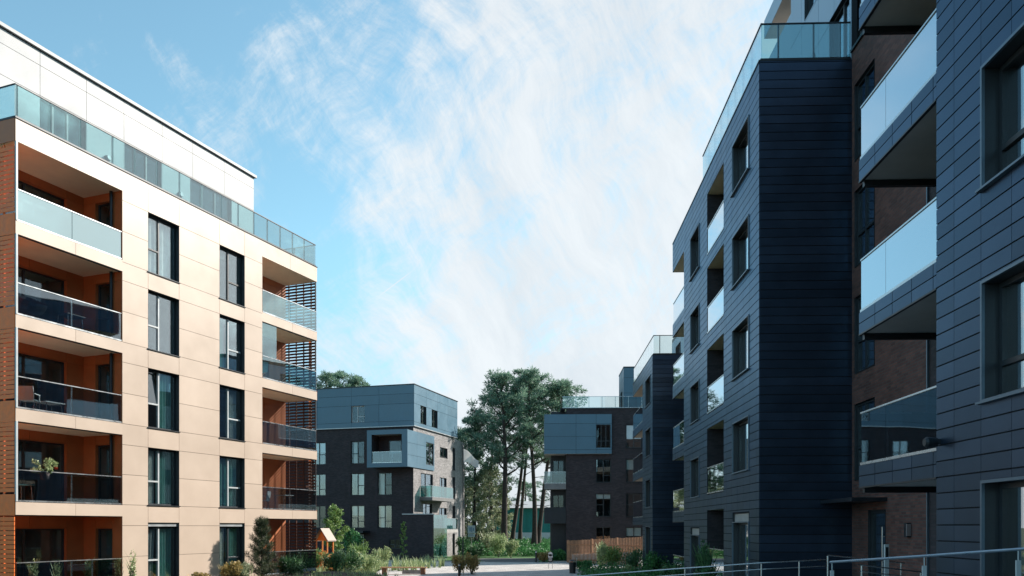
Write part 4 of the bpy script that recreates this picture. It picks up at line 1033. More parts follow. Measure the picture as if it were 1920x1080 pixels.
def pine(x, y, z0, h, cb, seed, lean=(0, 0), spread=3.2, label='', fork=False, limbs=16, clumps=8, blades=62, size=.27, tr_r=.24, group='tall pines on the lawn behind the path', name='pine_tree', csize=.54):
    g = rng(seed); W = tr(x, y, z0)
    t = empty(name, W, label, 'tree', group)
    mb = MB(); cr = MB()
    n = 9; pts = []; rad = []
    for i in range(n+1):
        u = i/n
        pts.append(Vector((lean[0]*u**1.2 + .16*math.sin(u*5+seed)*h/15, lean[1]*u**1.2 + .16*math.cos(u*4+seed*2)*h/15, h*.97*u)))
        rad.append(tr_r*(1-u)**.75*(1+.5*max(0, .06-u)/.06) + .025)
    mb.path(pts, rad, 9)
    def at(u):
        k = min(n-1, int(u*n)); f = u*n-k; return pts[k].lerp(pts[k+1], f)
    for i in range(limbs):
        u = cb + (1-cb)*((i+.5)/limbs)**.9*.99
        base = at(u); az = i*2.4 + g.uniform(-.5, .5); v = (u-cb)/(1-cb)
        L = spread*(math.sin(PI*min(1, .22+.78*v))**.75)*g.uniform(.65, 1.15) + .35
        d = Vector((math.cos(az), math.sin(az), g.uniform(.15, .55)+.5*v)).normalized()
        lp = [base, base+d*L*.45+Vector((0,0,.02*L)), base+d*L*.8+Vector((0,0,.16*L)), base+d*L+Vector((0,0,.26*L))]
        r0 = tr_r*.36*(1-.6*v); mb.path(lp, [r0, r0*.7, r0*.45, .015], 5)
        for c in range(clumps):
            f = .35+.65*(c+g.random())/clumps; k = min(2, int(f*3)); q = lp[k].lerp(lp[k+1], f*3-k)
            q = q + Vector((g.gauss(0, .5), g.gauss(0, .5), g.uniform(-.15, .55)))*(.65+.16*L)
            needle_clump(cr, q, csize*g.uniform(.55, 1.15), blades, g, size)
            if c % 2 == 0: mb.path([lp[k], lp[k].lerp(q, .6)+Vector((0,0,.05)), q], [r0*.35, r0*.22, .012], 4)
    for i in range(7):                                     # bare dead limbs below the crown
        u = g.uniform(cb*.45, cb); base = at(u); az = g.uniform(0, 2*PI); L = g.uniform(.7, 2.0)
        d = Vector((math.cos(az), math.sin(az), g.uniform(-.1, .5)))
        mb.path([base, base+d*L*.6, base+d*L+Vector((0,0,g.uniform(-.3, .3)))], [.045, .03, .01], 4)
    for c in range(4): needle_clump(cr, at(1)+Vector((g.gauss(0,.3), g.gauss(0,.3), g.uniform(-.6,.3))), csize*.8, blades, g, size)
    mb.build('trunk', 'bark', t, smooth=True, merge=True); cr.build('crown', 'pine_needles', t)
    return t
def leafy_tree(x, y, z0, h, cw, seed, label, lm='leaf_mid', n=2600, size=.12, cbase=.3, name='young_tree', cat='tree', group=None, stem_r=.05, bark='bark_grey'):
    g = rng(seed); t = empty(name, tr(x, y, z0), label, cat, group)
    mb = MB(); cr = MB()
    mb.path([(0,0,0), (.03,.02,h*.3), (-.04,.03,h*.62), (.02,0,h*.95)], [stem_r*1.3, stem_r, stem_r*.6, .01], 6)
    nb = 16
    for i in range(nb):
        u = cbase + (1-cbase)*(i+.5)/nb; az = i*2.4+g.random(); v = (u-cbase)/(1-cbase)
        L = cw*(math.sin(PI*(.15+.8*v))**.8)*g.uniform(.6, 1.1)
        e = Vector((math.cos(az)*L, math.sin(az)*L, h*u+L*.5)); b0 = Vector((0, 0, h*u*.92))
        mb.path([b0, b0.lerp(e, .55)+Vector((0,0,.05)), e], [stem_r*.45, stem_r*.28, .006], 4)
        leaves(cr, e, cw*.42, cw*.42, cw*.36, n//(nb*2), g, size); leaves(cr, b0.lerp(e, .6), cw*.4, cw*.4, cw*.34, n//(nb*2), g, size)
    mb.build('trunk', bark, t, smooth=True, merge=True); cr.build('crown', lm, t)
    return t
def shrub(x, y, z0, w_, h, seed, label, lm='leaf_dark', n=900, size=.09, name='shrub', group='garden shrubs', cat='shrub'):
    g = rng(seed); t = empty(name, tr(x, y, z0), label, cat, group); mb = MB(); cr = MB()
    for i in range(7):
        az = i*2*PI/7+g.random(); r = w_*g.uniform(.15, .75); e = Vector((math.cos(az)*r, math.sin(az)*r, h*g.uniform(.45, .88)))
        mb.path([(0, 0, -.1), (e.x*.5, e.y*.5, e.z*.6), e], [.025, .018, .006], 4)
        leaves(cr, e, w_*.42, w_*.42, h*.32, n//9, g, size); leaves(cr, e*.6, w_*.4, w_*.4, h*.3, n//28, g, size)
    for i in range(n//12):                                  # shoots that break the outline
        az = g.uniform(0, 2*PI); b = Vector((math.cos(az)*w_*g.random()*.8, math.sin(az)*w_*g.random()*.8, h*g.uniform(.5, .85)))
        d = Vector((math.cos(az)*.5, math.sin(az)*.5, 1)).normalized()*h*g.uniform(.1, .35)
        s = Vector((math.sin(az), -math.cos(az), 0))*size*.5
        cr.poly([b-s, b+s, b+d+s*.2, b+d-s*.2], 0, g.random())
    mb.build('stem', 'bark_grey', t, merge=True); cr.build('foliage', lm, t)
    return t
def grass_tuft(mb, c, h, n, g, lean=.45, w=.018):
    for _ in range(n):
        a = g.uniform(0, 2*PI); l = g.uniform(.1, lean); hh = h*g.uniform(.55, 1.1); d = Vector((math.cos(a)*l*hh, math.sin(a)*l*hh, hh)); s = Vector((-math.sin(a), math.cos(a), 0))*w
        p = Vector(c)+Vector((g.gauss(0,.06), g.gauss(0,.06), 0)); m_ = p+d*.55+Vector((0,0,.08*hh)); t_ = g.random()
        mb.poly([p-s, p+s, m_+s*.8, m_-s*.8], 0, t_); mb.poly([m_-s*.8, m_+s*.8, p+d+s*.1, p+d-s*.1], 0, t_)

def at(u, Y): return (u-960)/1560*Y
# tall pines, left to right as they stand
pine(at(949, 92), 92, 0.35, 19.4, 0.42, 11, (-.6, 0), 3.6, 'pine with the thickest dark trunk, standing before the teal hall', limbs=21, tr_r=.36)
pine(at(960, 96), 96, 0.35, 19.8, 0.47, 12, (2.2, 1), 3.4, 'leaning pine just right of the thickest trunk', limbs=19, tr_r=.24)
pine(at(1000, 94), 94, 0.35, 20.2, 0.47, 13, (-.3, 0), 3.5, 'tall straight pine before the right part of the teal hall', limbs=20, tr_r=.29)
pine(at(1004, 95), 95, 0.35, 19.1, 0.48, 14, (3.3, 0), 3.3, 'pine leaning right towards the overhanging teal box', limbs=19, tr_r=.27)
pine(at(922, 98), 98, 0.35, 18.4, 0.37, 15, (.3, 0), 3.6, 'pine with a low dark crown left of the thickest trunk', limbs=21, tr_r=.22)
pine(at(893, 100), 100, 0.45, 15.8, 0.34, 16, (-.3, 0), 3.3, 'shorter dark pine behind the white flag', limbs=20, tr_r=.21)
pine(at(978, 104), 104, 0.65, 20.5, 0.42, 17, (.8, 0), 3.4, 'pine standing back between the two trunk clusters', limbs=19, tr_r=.22)
pine(at(1048, 103), 103, 0.65, 19.6, 0.42, 18, (.3, 0), 3.4, 'pine whose crown shows above the railed roof terrace', limbs=19, tr_r=.22)
pine(at(868, 107), 107, 0.75, 14.5, 0.30, 19, (.3, 0), 3.2, 'pine half hidden behind the pale side of the brick block', limbs=19, tr_r=.2)
for i, (u, Y, h, lab) in enumerate(((612, 103, 22.0, 'pine top above the teal storey, leftmost of three'), (637, 107, 22.8, 'pine top above the teal storey, middle of three'), (668, 105, 21.9, 'pine top above the teal storey, rightmost of three'))):
    pine(at(u, Y), Y, 0, h, .6, 30+i, (0, 0), 3.0, lab, limbs=12, clumps=6, blades=70, group='pines behind the brick block')
# thin young wood behind the sign
for i in range(9):
    u = 876+8.5*i+(i*37 % 5); Y = 95+(i*53 % 11); g = rng(50+i)
    leafy_tree(at(u, Y), Y, .5, 7.6+((i*29) % 7)*.42, 1.15, 60+i, 'slender sunlit young tree in the thicket behind the signboard', 'leaf_olive', 1900, .15, .12, 'slender_tree', 'tree', 'slender trees in the sunlit thicket', .07)
pine(at(1035, 126), 126, 1.3, 9, .2, 71, (0, 0), 2.2, 'small round pine behind the teal hall roof', limbs=11, clumps=6, blades=60, group='pines behind the hall')
pine(at(985, 130), 130, 1.3, 8.4, .2, 72, (0, 0), 2.4, 'low bushy pine rising over the middle of the teal hall roof', limbs=11, clumps=6, blades=60, group='pines behind the hall')
# hedge and undergrowth
g = rng(5); mb = MB()
for i in range(2600):
    u = g.uniform(866, 1062); Y = g.uniform(84, 104)
    if 1.0: leaves(mb, (at(u, Y), Y, gz(0, Y)+g.uniform(.1, .75)), .5, .5, .35, 7, g, .13)
tag(mb.build('undergrowth', 'leaf_green'), 'low green undergrowth beneath the pines behind the lawn', 'undergrowth', kind='stuff')
for i, (u, Y, w_, h, m, lab) in enumerate(((935, 82, 1.1, 2.2, 'leaf_pale', 'pale green bush left of the thickest pine trunk'), (958, 80.5, .8, 1.5, 'leaf_pale', 'pale green bush at the foot of the thickest pine trunk'),
        (893, 79, .9, 1.3, 'leaf_dark', 'dark rounded bush beside the signboard post'), (868, 82, .9, 2.0, 'leaf_dark', 'dark bush at the far corner of the brick block'),
        (915, 86, 1.2, 2.4, 'leaf_olive', 'olive sunlit bush in front of the thicket'), (1020, 71, .75, .8, 'leaf_yellow', 'yellow low bush behind the small notice stand'),
        (1046, 72, .9, 1.0, 'leaf_green', 'green bush at the corner of the teal boxed block'))):
    shrub(at(u, Y), Y, 0, w_, h, 100+i, lab, m, 1000, .11)
# garden before the beige block
leafy_tree(at(627, 61), 61, 0, 4.4, .85, 120, 'young leafy tree beside the orange playhouse', 'leaf_mid', 2600, .1, .3, stem_r=.05)
leafy_tree(at(660, 70), 70, 0, 2.6, .8, 121, 'small pale tree under the brick block canopy', 'leaf_green', 1200, .12, .2, stem_r=.04)
leafy_tree(at(757, 70), 70, 0, 3.4, .32, 122, 'slim columnar sapling against the dark stair wall', 'leaf_mid', 700, .09, .1, stem_r=.03)
def sapling_pine(x, y, z0, h, seed, label):
    g = rng(seed); t = empty('pine_sapling', tr(x, y, z0), label, 'tree'); mb = MB(); cr = MB()
    mb.path([(0,0,0), (.03,0,h*.35), (-.02,.02,h*.7), (0,0,h)], [.05, .04, .025, .012], 6)
    for lv in range(6):
        z = h*(.12+.145*lv); L = (1-lv/7.5)*.75*h/3
        for k in range(6):
            az = k*PI/3+lv*.5+g.uniform(-.2, .2); d = Vector((math.cos(az), math.sin(az), .75+.12*lv)); d.normalize()
            e = Vector((0,0,z))+d*L*1.25*g.uniform(.8, 1.15); mb.path([(0,0,z), Vector((0,0,z)).lerp(e, .5)-Vector((0,0,.05)), e], [.02, .014, .006], 4)
            for s in range(9):
                q = Vector((0,0,z)).lerp(e, .25+.75*s/8); needle_clump(cr, q, .10, 26, g, .13, .9, .5, .07)
            needle_clump(cr, e+Vector((0,0,.07)), .08, 26, g, .12, 1, 1.2, .07)
    for s in range(5): needle_clump(cr, Vector((0,0,h*(.86+.035*s))), .07, 26, g, .12, .8, .8, .07)
    mb.build('trunk', 'bark', t, merge=True); cr.build('crown', 'sapling_needles', t)
sapling_pine(at(490, 36.2), 36.2, .5, 2.9, 7, 'young pine sapling with upright candles in front of the beige block')
SH = [(655, 47, 1.0, 1.35, 'leaf_dark', 'dark rounded shrub in the garden before the playhouse'), (627, 44.5, .9, 1.25, 'leaf_dark', 'dark shrub under the right balcony rail of the beige block'),
      (690, 49, .9, 1.1, 'leaf_pale', 'pale feathery shrub left of the wooden bench'), (545, 40, .8, 1.0, 'leaf_dark', 'dark shrub right of the pine sapling'),
      (580, 42.5, .9, 1.15, 'leaf_mid', 'mid green shrub at the corner of the beige block'), (430, 34.5, .55, .85, 'leaf_yellow', 'yellow shrub under the right window column'),
      (372, 32.5, .5, .55, 'leaf_yellow', 'small yellow shrub under the left window column'), (455, 35, .5, .8, 'leaf_olive', 'olive shrub touching the left of the pine sapling'),
      (715, 58, .7, 1.2, 'leaf_pale', 'pale shrub in front of the brick block windows'), (862, 52, .6, .95, 'leaf_yellow', 'yellow flowering bush by the dark bollard'),
      (884, 52.5, .6, .9, 'leaf_yellow', 'yellow flowering bush right of the flagpole base'), (672, 60, .8, 1.5, 'leaf_mid', 'leafy bush behind the pale garden plants')]
for i, (u, Y, w_, h, m, lab) in enumerate(SH):
    zb = .5 if Y < 44 else 0
    shrub(at(u, Y), Y, zb, w_, h + (.1 if Y < 44 else .25), 140+i, lab, m, 1500, .065)
for i, (u, Y, h, lab) in enumerate(((35, 28.3, 1.5, 'wispy plant at the left end of the ground terrace'), (78, 28.8, 1.35, 'wispy plant in front of the ground terrace glass, second from the left'), (140, 29.6, 1.4, 'wispy plant by the ground terrace rail posts'), (222, 30.6, 1.65, 'tall wispy plant at the right end of the ground terrace'))):
    shrub(at(u, Y)+.5, Y, .5, .16, h-.15, 170+i, lab, 'leaf_pale', 260, .05, 'climbing_plant', 'wispy plants before the ground terrace', 'plant')
g = rng(9); mb = MB()
for i in range(340):
    u = g.uniform(560, 830); Y = g.uniform(48, 66)
    if u > 790 and Y < 60: continue
    if u > 705 and Y < 56: continue
    grass_tuft(mb, (at(u, Y), Y, .0), g.uniform(.4, .95), 16, g, .6, .028)
for i in range(260):
    t = g.uniform(-1, 17); o = g.uniform(.8, 4.6); x, y = Lp(t, o); grass_tuft(mb, (x, y, .4), g.uniform(.35, .6), 14, g, .6, .02)
tag(mb.build('ornamental_grass', 'leaf_pale'), 'pale ornamental grasses and perennials in the garden bed', 'grass', kind='stuff')
g = rng(19); mb = MB()
for i in range(900):
    u = g.uniform(1090, 1330); Y = g.uniform(40, 58)
    if at(u, Y) > 6.0+.0327*Y: continue
    leaves(mb, (at(u, Y), Y, g.uniform(.1, .6)), .35, .35, .3, 9, g, .075)
tag(mb.build('garden_planting', 'leaf_green'), 'low green garden planting along the navy blocks', 'planting', kind='stuff')
for i, (u, Y, w_, h, m, lab) in enumerate(((1128, 60, .55, 1.7, 'leaf_pale', 'pale upright shrub in front of the wooden fence'), (1150, 57, .9, 1.5, 'leaf_mid', 'round mid green shrub in front of the wooden fence'),
        (1190, 52, 1.1, 1.55, 'leaf_dark', 'dark shrub below the far navy block corner'), (1225, 46, .9, 1.45, 'leaf_green', 'green shrub at the end wall of the far navy block'),
        (1268, 38, .8, 1.3, 'leaf_dark', 'dark shrub under the corner balconies of the middle block'), (1325, 28, .45, 2.2, 'leaf_dark', 'tall dark shrub before the ground floor loggia'),
        (1178, 48, .5, .7, 'leaf_pale', 'low white flowering shrub beside the lawn'), (1095, 54, .7, .8, 'leaf_green', 'low green shrub beside the litter bin'), (1240, 40, .8, .95, 'leaf_green', 'low green shrub behind the thin handrail'))):
    shrub(at(u, Y), Y, 0, w_, h, 180+i, lab, m, 1500, .07)

# ================================================================== STREET FURNITURE AND GARDEN THINGS
# playhouse
Mp = tr(at(609, 52), 52, .3) @ rz(R(-16)) @ Matrix.Diagonal((.74, .74, 1, 1))
t = empty('playhouse', Mp, 'orange wooden playhouse with a pale pitched roof beside the beige block', 'playhouse')
p = MB()
for x in (-.5, .5):
    for y in (-.5, .5): p.box(x-.05, x+.05, y-.05, y+.05, 0, 1.9)
p.build('post', 'play_orange', t)
p = MB(); p.box(-.55, .0, -.56, -.5, .1, 1.15); p.box(-.56, -.5, -.5, .5, .1, 1.1); p.box(.5, .56, -.5, .5, .1, 1.0); p.build('side_panel', 'play_orange', t)
p = MB(); p.box(.02, .62, -.62, -.56, 0, 1.05); p.tube((.32, -.62, 1.05), (.32, -.56, 1.05), .2, n=14); p.build('front_panel', 'play_yellow', t)
p = MB(); p.poly([(-.75,-.7,1.85),(.75,-.7,1.85),(.75,0,2.62),(-.75,0,2.62)]); p.poly([(.75,.7,1.85),(-.75,.7,1.85),(-.75,0,2.62),(.75,0,2.62)]); p.poly([(-.75,-.66,1.8),(.75,-.66,1.8),(.75,0,2.55),(-.75,0,2.55)]); p.poly([(.75,.66,1.8),(-.75,.66,1.8),(-.75,0,2.55),(.75,0,2.55)])
Mr = rz(PI/2)
p.build('roof', 'play_roof', t, Mr)
p = MB(); p.box(-.55, .55, -.55, .55, .0, .1); p.build('floor', 'play_orange', t)
p = MB(); p.poly([(-.5, -.52, 1.85), (.5, -.52, 1.85), (0, -.52, 2.5)]); p.poly([(-.5, -.48, 1.85), (0, -.48, 2.5), (.5, -.48, 1.85)]); p.build('gable', 'play_orange', t)
# signboard
Ms = tr(at(884, 84), 84, 0)
t = empty('signboard', Ms, 'pale square signboard on a thin post at the edge of the lawn', 'sign')
p = MB(); p.tube((0, 0, 0), (0, 0, 3.0), .035, n=8); p.build('post', 'steel', t)
p = MB(); p.box(-.38, .38, -.06, -.036, 2.35, 3.15); p.build('upper_panel', 'sign_face', t)
p = MB(); p.box(-.36, .36, -.06, -.036, 1.98, 2.30); p.build('lower_panel', 'sign_face', t)
p = MB()
for i, (x, w_, z, h) in enumerate(((-.2, .12, 2.55, .4), (-.02, .1, 2.5, .5), (.14, .12, 2.6, .3), (-.25, .5, 2.1, .04), (-.25, .4, 2.2, .04))): p.box(x, x+w_, -.066, -.0605, z, z+h)
p.build('marking', 'sign_blue', t)
# flagpole and flag
Mf = tr(at(868, 70), 70, 0)
t = empty('flagpole', Mf, 'thin black flagpole at the pale side of the brick block', 'flagpole')
p = MB(); p.tube((0, 0, 0), (0, 0, 9.75), .055, .035, n=10); p.build('pole', 'black_paint', t)
p = MB(); p.tube((0, 0, 9.75), (0, 0, 9.85), .06, .03, n=10); p.build('finial', 'black_paint', t)
p = MB(); p.box(-.14, .14, -.14, .14, 0, .04); p.build('base_plate', 'black_paint', t)
mb = MB(); nx, nz = 14, 6
def fp(i, k, o):
    u, v = i/nx, k/nz
    return Vector((.06+1.25*u, .14*math.sin(u*8+v*2)*u+o, -.92*u+.1*math.sin(u*6) - v*(1.1-.5*u)))
for o in (0, .012):
    for i in range(nx):
        for k in range(nz): mb.poly([fp(i,k,o), fp(i+1,k,o), fp(i+1,k+1,o), fp(i,k+1,o)][::(1 if o else -1)])
tag(mb.build('flag', 'flag_cloth', None, Mf @ tr(0, 0, 9.55), smooth=True), 'drooping white flag on the black flagpole', 'flag')
# bollard lights
def bollard(u, Y, h, label):
    t = empty('bollard', tr(at(u, Y), Y, 0), label, 'bollard', 'dark bollard lights by the paving')
    p = MB(); p.tube((0,0,0), (0,0,h*.82), .075, n=14); p.build('post', 'black_paint', t)
    p = MB(); p.tube((0,0,h*.82), (0,0,h*.93), .06, n=14); p.build('lens', 'white_paint', t)
    p = MB(); p.tube((0,0,h*.93), (0,0,h), .08, n=14); p.build('cap', 'black_paint', t)
bollard(1005, 70, 1.02, 'slim dark bollard light at the right side of the grey path')
bollard(861, 50.5, .78, 'dark bollard light among yellow bushes at the plaza edge')
# notice stand
t = empty('notice_stand', tr(at(1032, 59.3), 59.3, 0), 'small notice stand with rounded white top on two thin legs', 'notice stand')
for s in (-.14, .14):
    p = MB(); p.tube((s, 0, 0), (s, 0, .62), .018, n=8); p.build('leg', 'steel', t)
p = MB(); p.box(-.16, .16, -.04, .04, .5, .82); p.build('lower_panel', 'black_paint', t)
p = MB(); p.box(-.16, .16, -.045, .045, .823, 1.05); p.tube((0, -.045, 1.05), (0, .045, 1.05), .16, n=20); p.build('upper_panel', 'white_paint', t)
p = MB(); p.tube((0, -.052, 1.0), (0, -.0455, 1.0), .075, n=16); p.build('emblem', 'black_paint', t)
p = MB()
for z in (.58, .64, .70, .75): p.box(-.12, .1, -.045, -.0405, z, z+.022)
p.build('notice_lines', 'white_paint', t)
# litter bin
t = empty('litter_bin', tr(at(1073.5, 53.5), 53.5, 0), 'black litter bin beside the plaza', 'litter bin')
p = MB(); p.tube((0,0,0), (0,0,.72), .2, .23, n=20); p.build('body', 'black_paint', t)
p = MB(); p.tube((0,0,.80), (0,0,.9), .25, .12, n=20); p.build('lid', 'black_paint', t)
p = MB(); [p.tube((.2*math.cos(a), .2*math.sin(a), .72), (.2*math.cos(a), .2*math.sin(a), .80), .015, n=6) for a in (0, PI/2, PI, 3*PI/2)]; p.build('lid_support', 'steel', t)
p = MB(); p.tube((.26,0,0), (.26,0,1.05), .02, n=8); p.build('post', 'steel', t)
# bench
t = empty('bench', tr(at(757, 52.3), 52.3, 0) @ rz(R(-2)), 'long low wooden bench on the plaza edge', 'bench')
p = MB()
for k in range(4): p.box(-1.45, 1.45, -.24+.125*k, -.13+.125*k, .42, .48)
p.build('seat', 'bench_wood', t)
for x0 in (-1.35, 1.1):
    p = MB(); p.box(x0, x0+.25, -.2, .2, 0, .419); p.build('leg', 'bench_leg', t)
p = MB(); p.box(-.1, 1.09, -.02, .02, .05, .3); p.build('stretcher', 'concrete', t)
# wooden fence
fa, fb_ = Vector((at(1063, 70), 70)), Vector((at(1206, 64.5), 64.5))
L = (fb_-fa).length; ang = math.atan2(fb_.y-fa.y, fb_.x-fa.x)
t = empty('wooden_fence', tr(fa.x, fa.y, 0) @ rz(ang), 'tall brown wooden slat fence in front of the dark brick block', 'fence')
p = MB(); x = .14; g = rng(3); k = 0
while x < L-.05:
    p.box(x, x+.07, -.02, .02, .05+.02*x/L, 1.85+.38*x/L+g.uniform(-.02, .02), 0); x += .15
p.build('slat_panel', 'fence_wood', t)
p = MB(); [p.box(0, L, .021, .06, z, z+.08) for z in (.4, 1.5)]; p.build('rail', 'fence_wood', t)
for x in (0, L*.33, L*.66, L-.12):
    p = MB(); p.box(x, x+.12, -.02, .16, 0, 1.9+.38*x/L); p.build('post', 'fence_wood', t)
# ramp with low picket rail in front of the fence
fa2, fb2 = fa+Vector((.35, -1.1)), fb_+Vector((-.5, -1.0)); L = (fb2-fa2).length; ang = math.atan2(fb2.y-fa2.y, fb2.x-fa2.x)
t = empty('ramp', tr(fa2.x, fa2.y, 0) @ rz(ang), 'pale concrete ramp with brown picket rail before the wooden fence', 'ramp')
p = MB(); p.poly([(0,0,0),(L,0,0),(L,0,1.15),(0,0,.72)]); p.poly([(0,.8,.72),(L,.8,1.15),(L,.8,0),(0,.8,0)]); p.poly([(0,0,.72),(L,0,1.15),(L,.8,1.15),(0,.8,.72)]); p.poly([(0,.8,0),(0,0,0),(0,0,.72),(0,.8,.72)]); p.poly([(L,0,0),(L,.8,0),(L,.8,1.15),(L,0,1.15)])
p.build('slab', 'white_paint', t)
p = MB(); x = .02
while x < L: p.box(x, x+.07, -.12, -.08, .02, .74+.43*x/L+.06); x += .15
p.build('picket_panel', 'fence_wood', t)
p = MB(); p.poly([(0,-.079,.3),(L,-.079,.5),(L,-.03,.5),(0,-.03,.3)]); p.poly([(0,-.079,.2),(L,-.079,.4),(L,-.079,.5),(0,-.079,.3)]); p.build('rail', 'bench_leg', t)

# handrails near the camera
def handrail(name, pts, label, r=.022, lower=(), posts=(), base=1.2, m='steel', post_r=.018, group=None, block=False):
    t = empty(name, tr(pts[0][0], pts[0][1], base), label, 'handrail', group); o = Vector((pts[0][0], pts[0][1], base))
    P = [Vector(q)-o for q in pts]
    p = MB(); p.path(P, [r]*len(P), 10); p.build('top_rail', m, t, smooth=True, merge=True)
    for d in lower:
        p = MB(); p.path([q-Vector((0,0,d)) for q in P], [r*.75]*len(P), 8); p.build('lower_rail', m, t, smooth=True, merge=True)
    for f in posts:
        k = min(len(P)-2, int(f)); q = P[k].lerp(P[k+1], f-k)
        p = MB()
        if block: p.box(q.x-.03, q.x+.03, q.y-.012, q.y+.012, 0, q.z-.14); p.tube((q.x, q.y, q.z-.14), (q.x, q.y, q.z-r), .008, n=6)
        else: p.tube((q.x, q.y, 0), (q.x, q.y, q.z-r), post_r, n=8)
        p.build('post', 'frame_light' if block else m, t)
def px3(u, v, Y): return ((u-960)/1560*Y, Y, EYE+(988-v)/1560*Y)
handrail('handrail', [px3(1557, 1054, 13.8), px3(1733, 1042.5, 12.0), px3(1920, 1029, 10.4), px3(2120, 1014, 9.1)], 'thick steel handrail on flat posts rising to the right edge', .021, (), (0.02, 1, 1.95, 2.9), block=True, m='rail_steel')
handrail('handrail', [px3(1050, 1083, 19.6), px3(1260, 1067, 19.2), px3(1425, 1055.6, 18.9), px3(1548, 1049, 18.6)], 'long thin double handrail crossing in front of the middle navy block', .014, (.145,), (1.15, 2.02, 2.6), group=None, base=.9)
handrail('handrail', [px3(1552, 1041, 17.6), px3(1696, 1055.5, 19.0)], 'short sloping handrail in front of the brick entrance', .014, (), (0, .95))
handrail('handrail', [px3(1612, 1059, 15.6), px3(1730, 1073, 15.9)], 'low sloping handrail under the near balcony', .014, (.12,), (.03, .97))
t = empty('intercom_post', tr(*px3(1662, 1050, 18.2)[:2], 1.2), 'short pale intercom post beside the entrance door', 'intercom')
p = MB(); p.box(-.045, .045, -.03, .03, 0, 1.42); p.build('post', 'frame_light', t)
p = MB(); p.box(-.03, .03, -.036, -.0305, 1.12, 1.36); p.build('panel', 'black_paint', t)

# ================================================================== BALCONY AND WINDOW THINGS
def WL(x, y, z): return ML @ tr(x, y, z)
for lab, (a, b), (c, d), m, f0, f1, wv in (
    ('pale curtain tied back in the left half of the lowest left window', w1, rows[0], 'curtain_grey', .04, .42, 4),
    ('teal curtain in the right half of the lowest left window', w1, rows[0], 'curtain_teal', .48, .95, 5),
    ('white curtain in the left half of the lowest right window', w2, rows[0], 'curtain_white', .05, .4, 5),
    ('teal curtain in the right half of the lowest right window', w2, rows[0], 'curtain_teal', .5, .92, 5),
    ('white curtain in the left half of the first floor left window', w1, rows[1], 'curtain_white', .05, .38, 5),
    ('grey curtain in the right half of the first floor left window', w1, rows[1], 'curtain_teal', .46, .95, 7),
    ('teal curtain across the first floor right window', w2, rows[1], 'curtain_teal', .05, .9, 9),
    ('grey curtain in the second floor right window', w2, rows[2], 'curtain_grey', .52, .9, 5),
    ('teal curtain in the second floor left window', w1, rows[2], 'curtain_teal', .5, .95, 5),
    ('green curtain in the left half of the third floor right window', w2, rows[3], 'curtain_teal', .05, .42, 5),
    ('pale curtain across the top left window', w1, rows[4], 'curtain_white', .06, .93, 7)):
    curtain(lab, ML @ tr(a, .335, c), (b-a)*f0, (b-a)*f1, .05, d-c-.08, 0, m, wv, .035, gather=.86 if 'tied' in lab else 1.0)
M5w = M5
for lab, (a, b), (c, d), f0, f1, m in (('white curtain in the lowest right window of the brick block', c2, (2.9, 5.0), .08, .5, 'curtain_white'), ('pale curtain in the second row right window of the brick block', c2, (5.95, 8.0), .08, .4, 'curtain_white'),
        ('pale curtain in the third row window of the brick block', c1, (8.9, 11.0), .1, .42, 'curtain_white'), ('grey curtain in the second row left window of the brick block', c1, (5.95, 8.0), .5, .9, 'curtain_grey')):
    curtain(lab, M5 @ tr(a, .34, c), (b-a)*f0, (b-a)*f1, .05, d-c-.06, 0, m, 4, .03)
for lab, c, d in (('white curtain drawn aside in the lowest window of the middle navy block', 1.35, 3.12), ('white curtain drawn aside in the first floor window of the middle navy block', 4.75, 6.33)):
    curtain(lab, M2 @ tr(T2-26.0, .45, c), .1, .9, .05, d-c-.1, 0, 'curtain_white', 6, .04, gather=.6)
def chair(W, m, label, kind='garden chair', group='balcony furniture'):
    t = empty('garden_chair', W, label, 'chair', group)
    p = MB(); p.box(-.25, .25, -.23, .23, .42, .45); p.build('seat', m, t)
    p = MB(); p.box(-.25, .25, .20, .23, .45, .92); p.build('backrest', m, t, Matrix.Rotation(R(-10), 4, 'X'))
    for x in (-.22, .22):
        for y0, y1 in ((-.2, -.26), (.2, .28)):
            p = MB(); p.tube((x, y0, .42), (x, y1, 0), .014, n=6); p.build('leg', 'steel', t)
        p = MB(); p.box(x-.02, x+.02, -.24, .24, .64, .66); p.tube((x, -.22, .64), (x, -.22, .45), .012, n=6); p.build('armrest', m, t)
def table(W, m, label, h=.72, group='balcony furniture'):
    t = empty('garden_table', W, label, 'table', group)
    p = MB(); p.box(-.38, .38, -.32, .32, h-.03, h); p.build('tabletop', m, t)
    for x in (-.32, .32):
        for y in (-.26, .26):
            p = MB(); p.tube((x, y, 0), (x*.9, y*.9, h-.03), .016, n=6); p.build('leg', 'steel', t)
chair(WL(1.15, .8, ZB[1]+.01) @ rz(R(120)), 'curtain_white', 'pale garden chair on the second left balcony from the ground')
table(WL(2.05, 1.0, ZB[1]+.01), 'frame_light', 'small table on the second left balcony from the ground', .5)
table(WL(.65, .7, ZB[0]+.01), 'curtain_teal', 'teal topped table on the lowest left balcony', .6)
table(WL(2.9, 1.0, ZB[2]+.01), 'frame_dark', 'dark folding table on the third left balcony from the ground')
chair(WL(13.2, .8, ZB[0]+.01) @ rz(R(200)), 'frame_light', 'pale garden chair on the lowest right balcony')
table(WL(14.9, .8, ZB[0]+.01), 'frame_light', 'pale folding table on the lowest right balcony', .75)
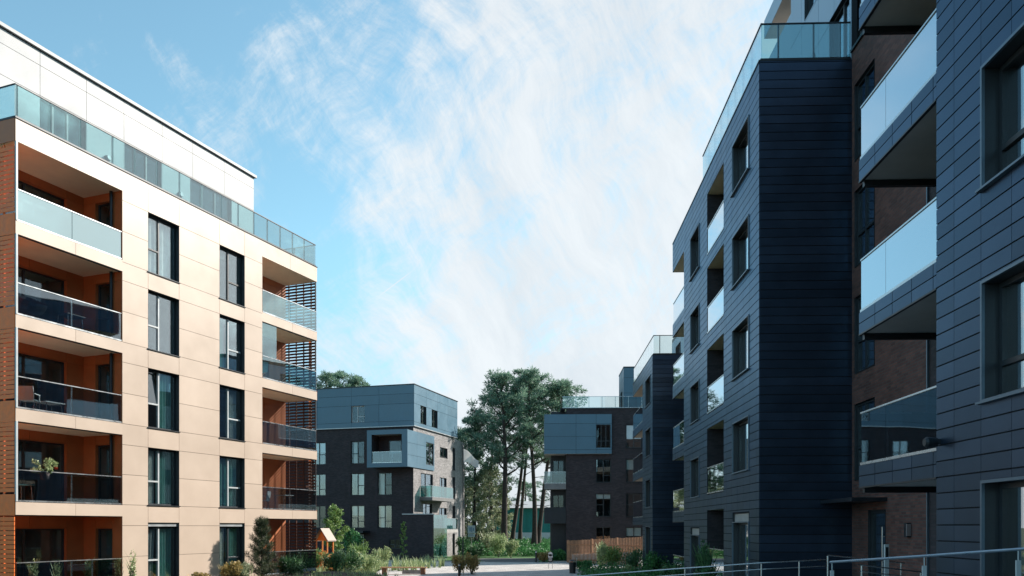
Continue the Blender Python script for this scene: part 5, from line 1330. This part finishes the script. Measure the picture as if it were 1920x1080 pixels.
chair(WL(12.9, .7, ZB[2]+.01) @ rz(R(160)), 'curtain_white', 'white garden chair on the third right balcony from the ground')
t = empty('drying_rack', WL(.95, .55, ZB[3]+.01), 'drying rack with white laundry on the top left balcony', 'drying rack', 'balcony furniture')
p = MB()
for x in (-.5, .5):
    p.tube((x, -.25, 0), (x, .25, .9), .014, n=6); p.tube((x, .25, 0), (x, -.25, .9), .014, n=6)
for y in (-.25, -.08, .08, .25): p.tube((-.5, y, .9), (.5, y, .9), .008, n=5)
p.build('frame', 'steel', t)
for x0, x1, y in ((-.45, -.1, -.25), (0, .4, -.25), (-.3, .2, .08)):
    p = MB(); p.box(x0, x1, y-.012, y+.012, .3, .91); p.build('cloth', 'curtain_white', t)
# round wicker chair
t = empty('wicker_chair', WL(.95, .8, ZB[2]+.01), 'round dark wicker chair on the third left balcony from the ground', 'chair', 'balcony furniture')
p = MB(); p.tube((0,0,.0), (0,0,.3), .28, .2, n=16); p.build('base', 'wicker', t)
p = MB()
for i in range(14):
    for j in range(5):
        def sp(i, j): 
            a = i*2*PI/14; e = -PI/2+j*PI/9; return Vector((.52*math.cos(e)*math.cos(a), .45*math.cos(e)*math.sin(a)+.0, .72+.5*math.sin(e)))
        p.poly([sp(i,j), sp(i+1,j), sp(i+1,j+1), sp(i,j+1)])
p.build('basket', 'wicker', t, Matrix.Rotation(R(25), 4, 'X'))
# flowering pot on the railing
t = empty('flower_pot', WL(1.2, .16, ZB[0]+.78), 'leafy red flowering plant in a pot on the lowest left balcony rail', 'flower pot')
p = MB(); p.tube((0,0,0), (0,0,.24), .13, .17, n=16); p.build('pot', 'terracotta_pot', t)
g = rng(77); p = MB()
for i in range(26):
    a = g.uniform(0, 2*PI); e = Vector((math.cos(a)*g.uniform(.1, .42), math.sin(a)*.2, .3+g.uniform(-.05, .35))); leaves(p, e, .11, .1, .1, 22, g, .045)
p.build('foliage', 'leaf_pale', t)
p = MB(); leaves(p, (.42, 0, .42), .07, .06, .06, 40, g, .04); p.build('blossom', 'petal_red', t)
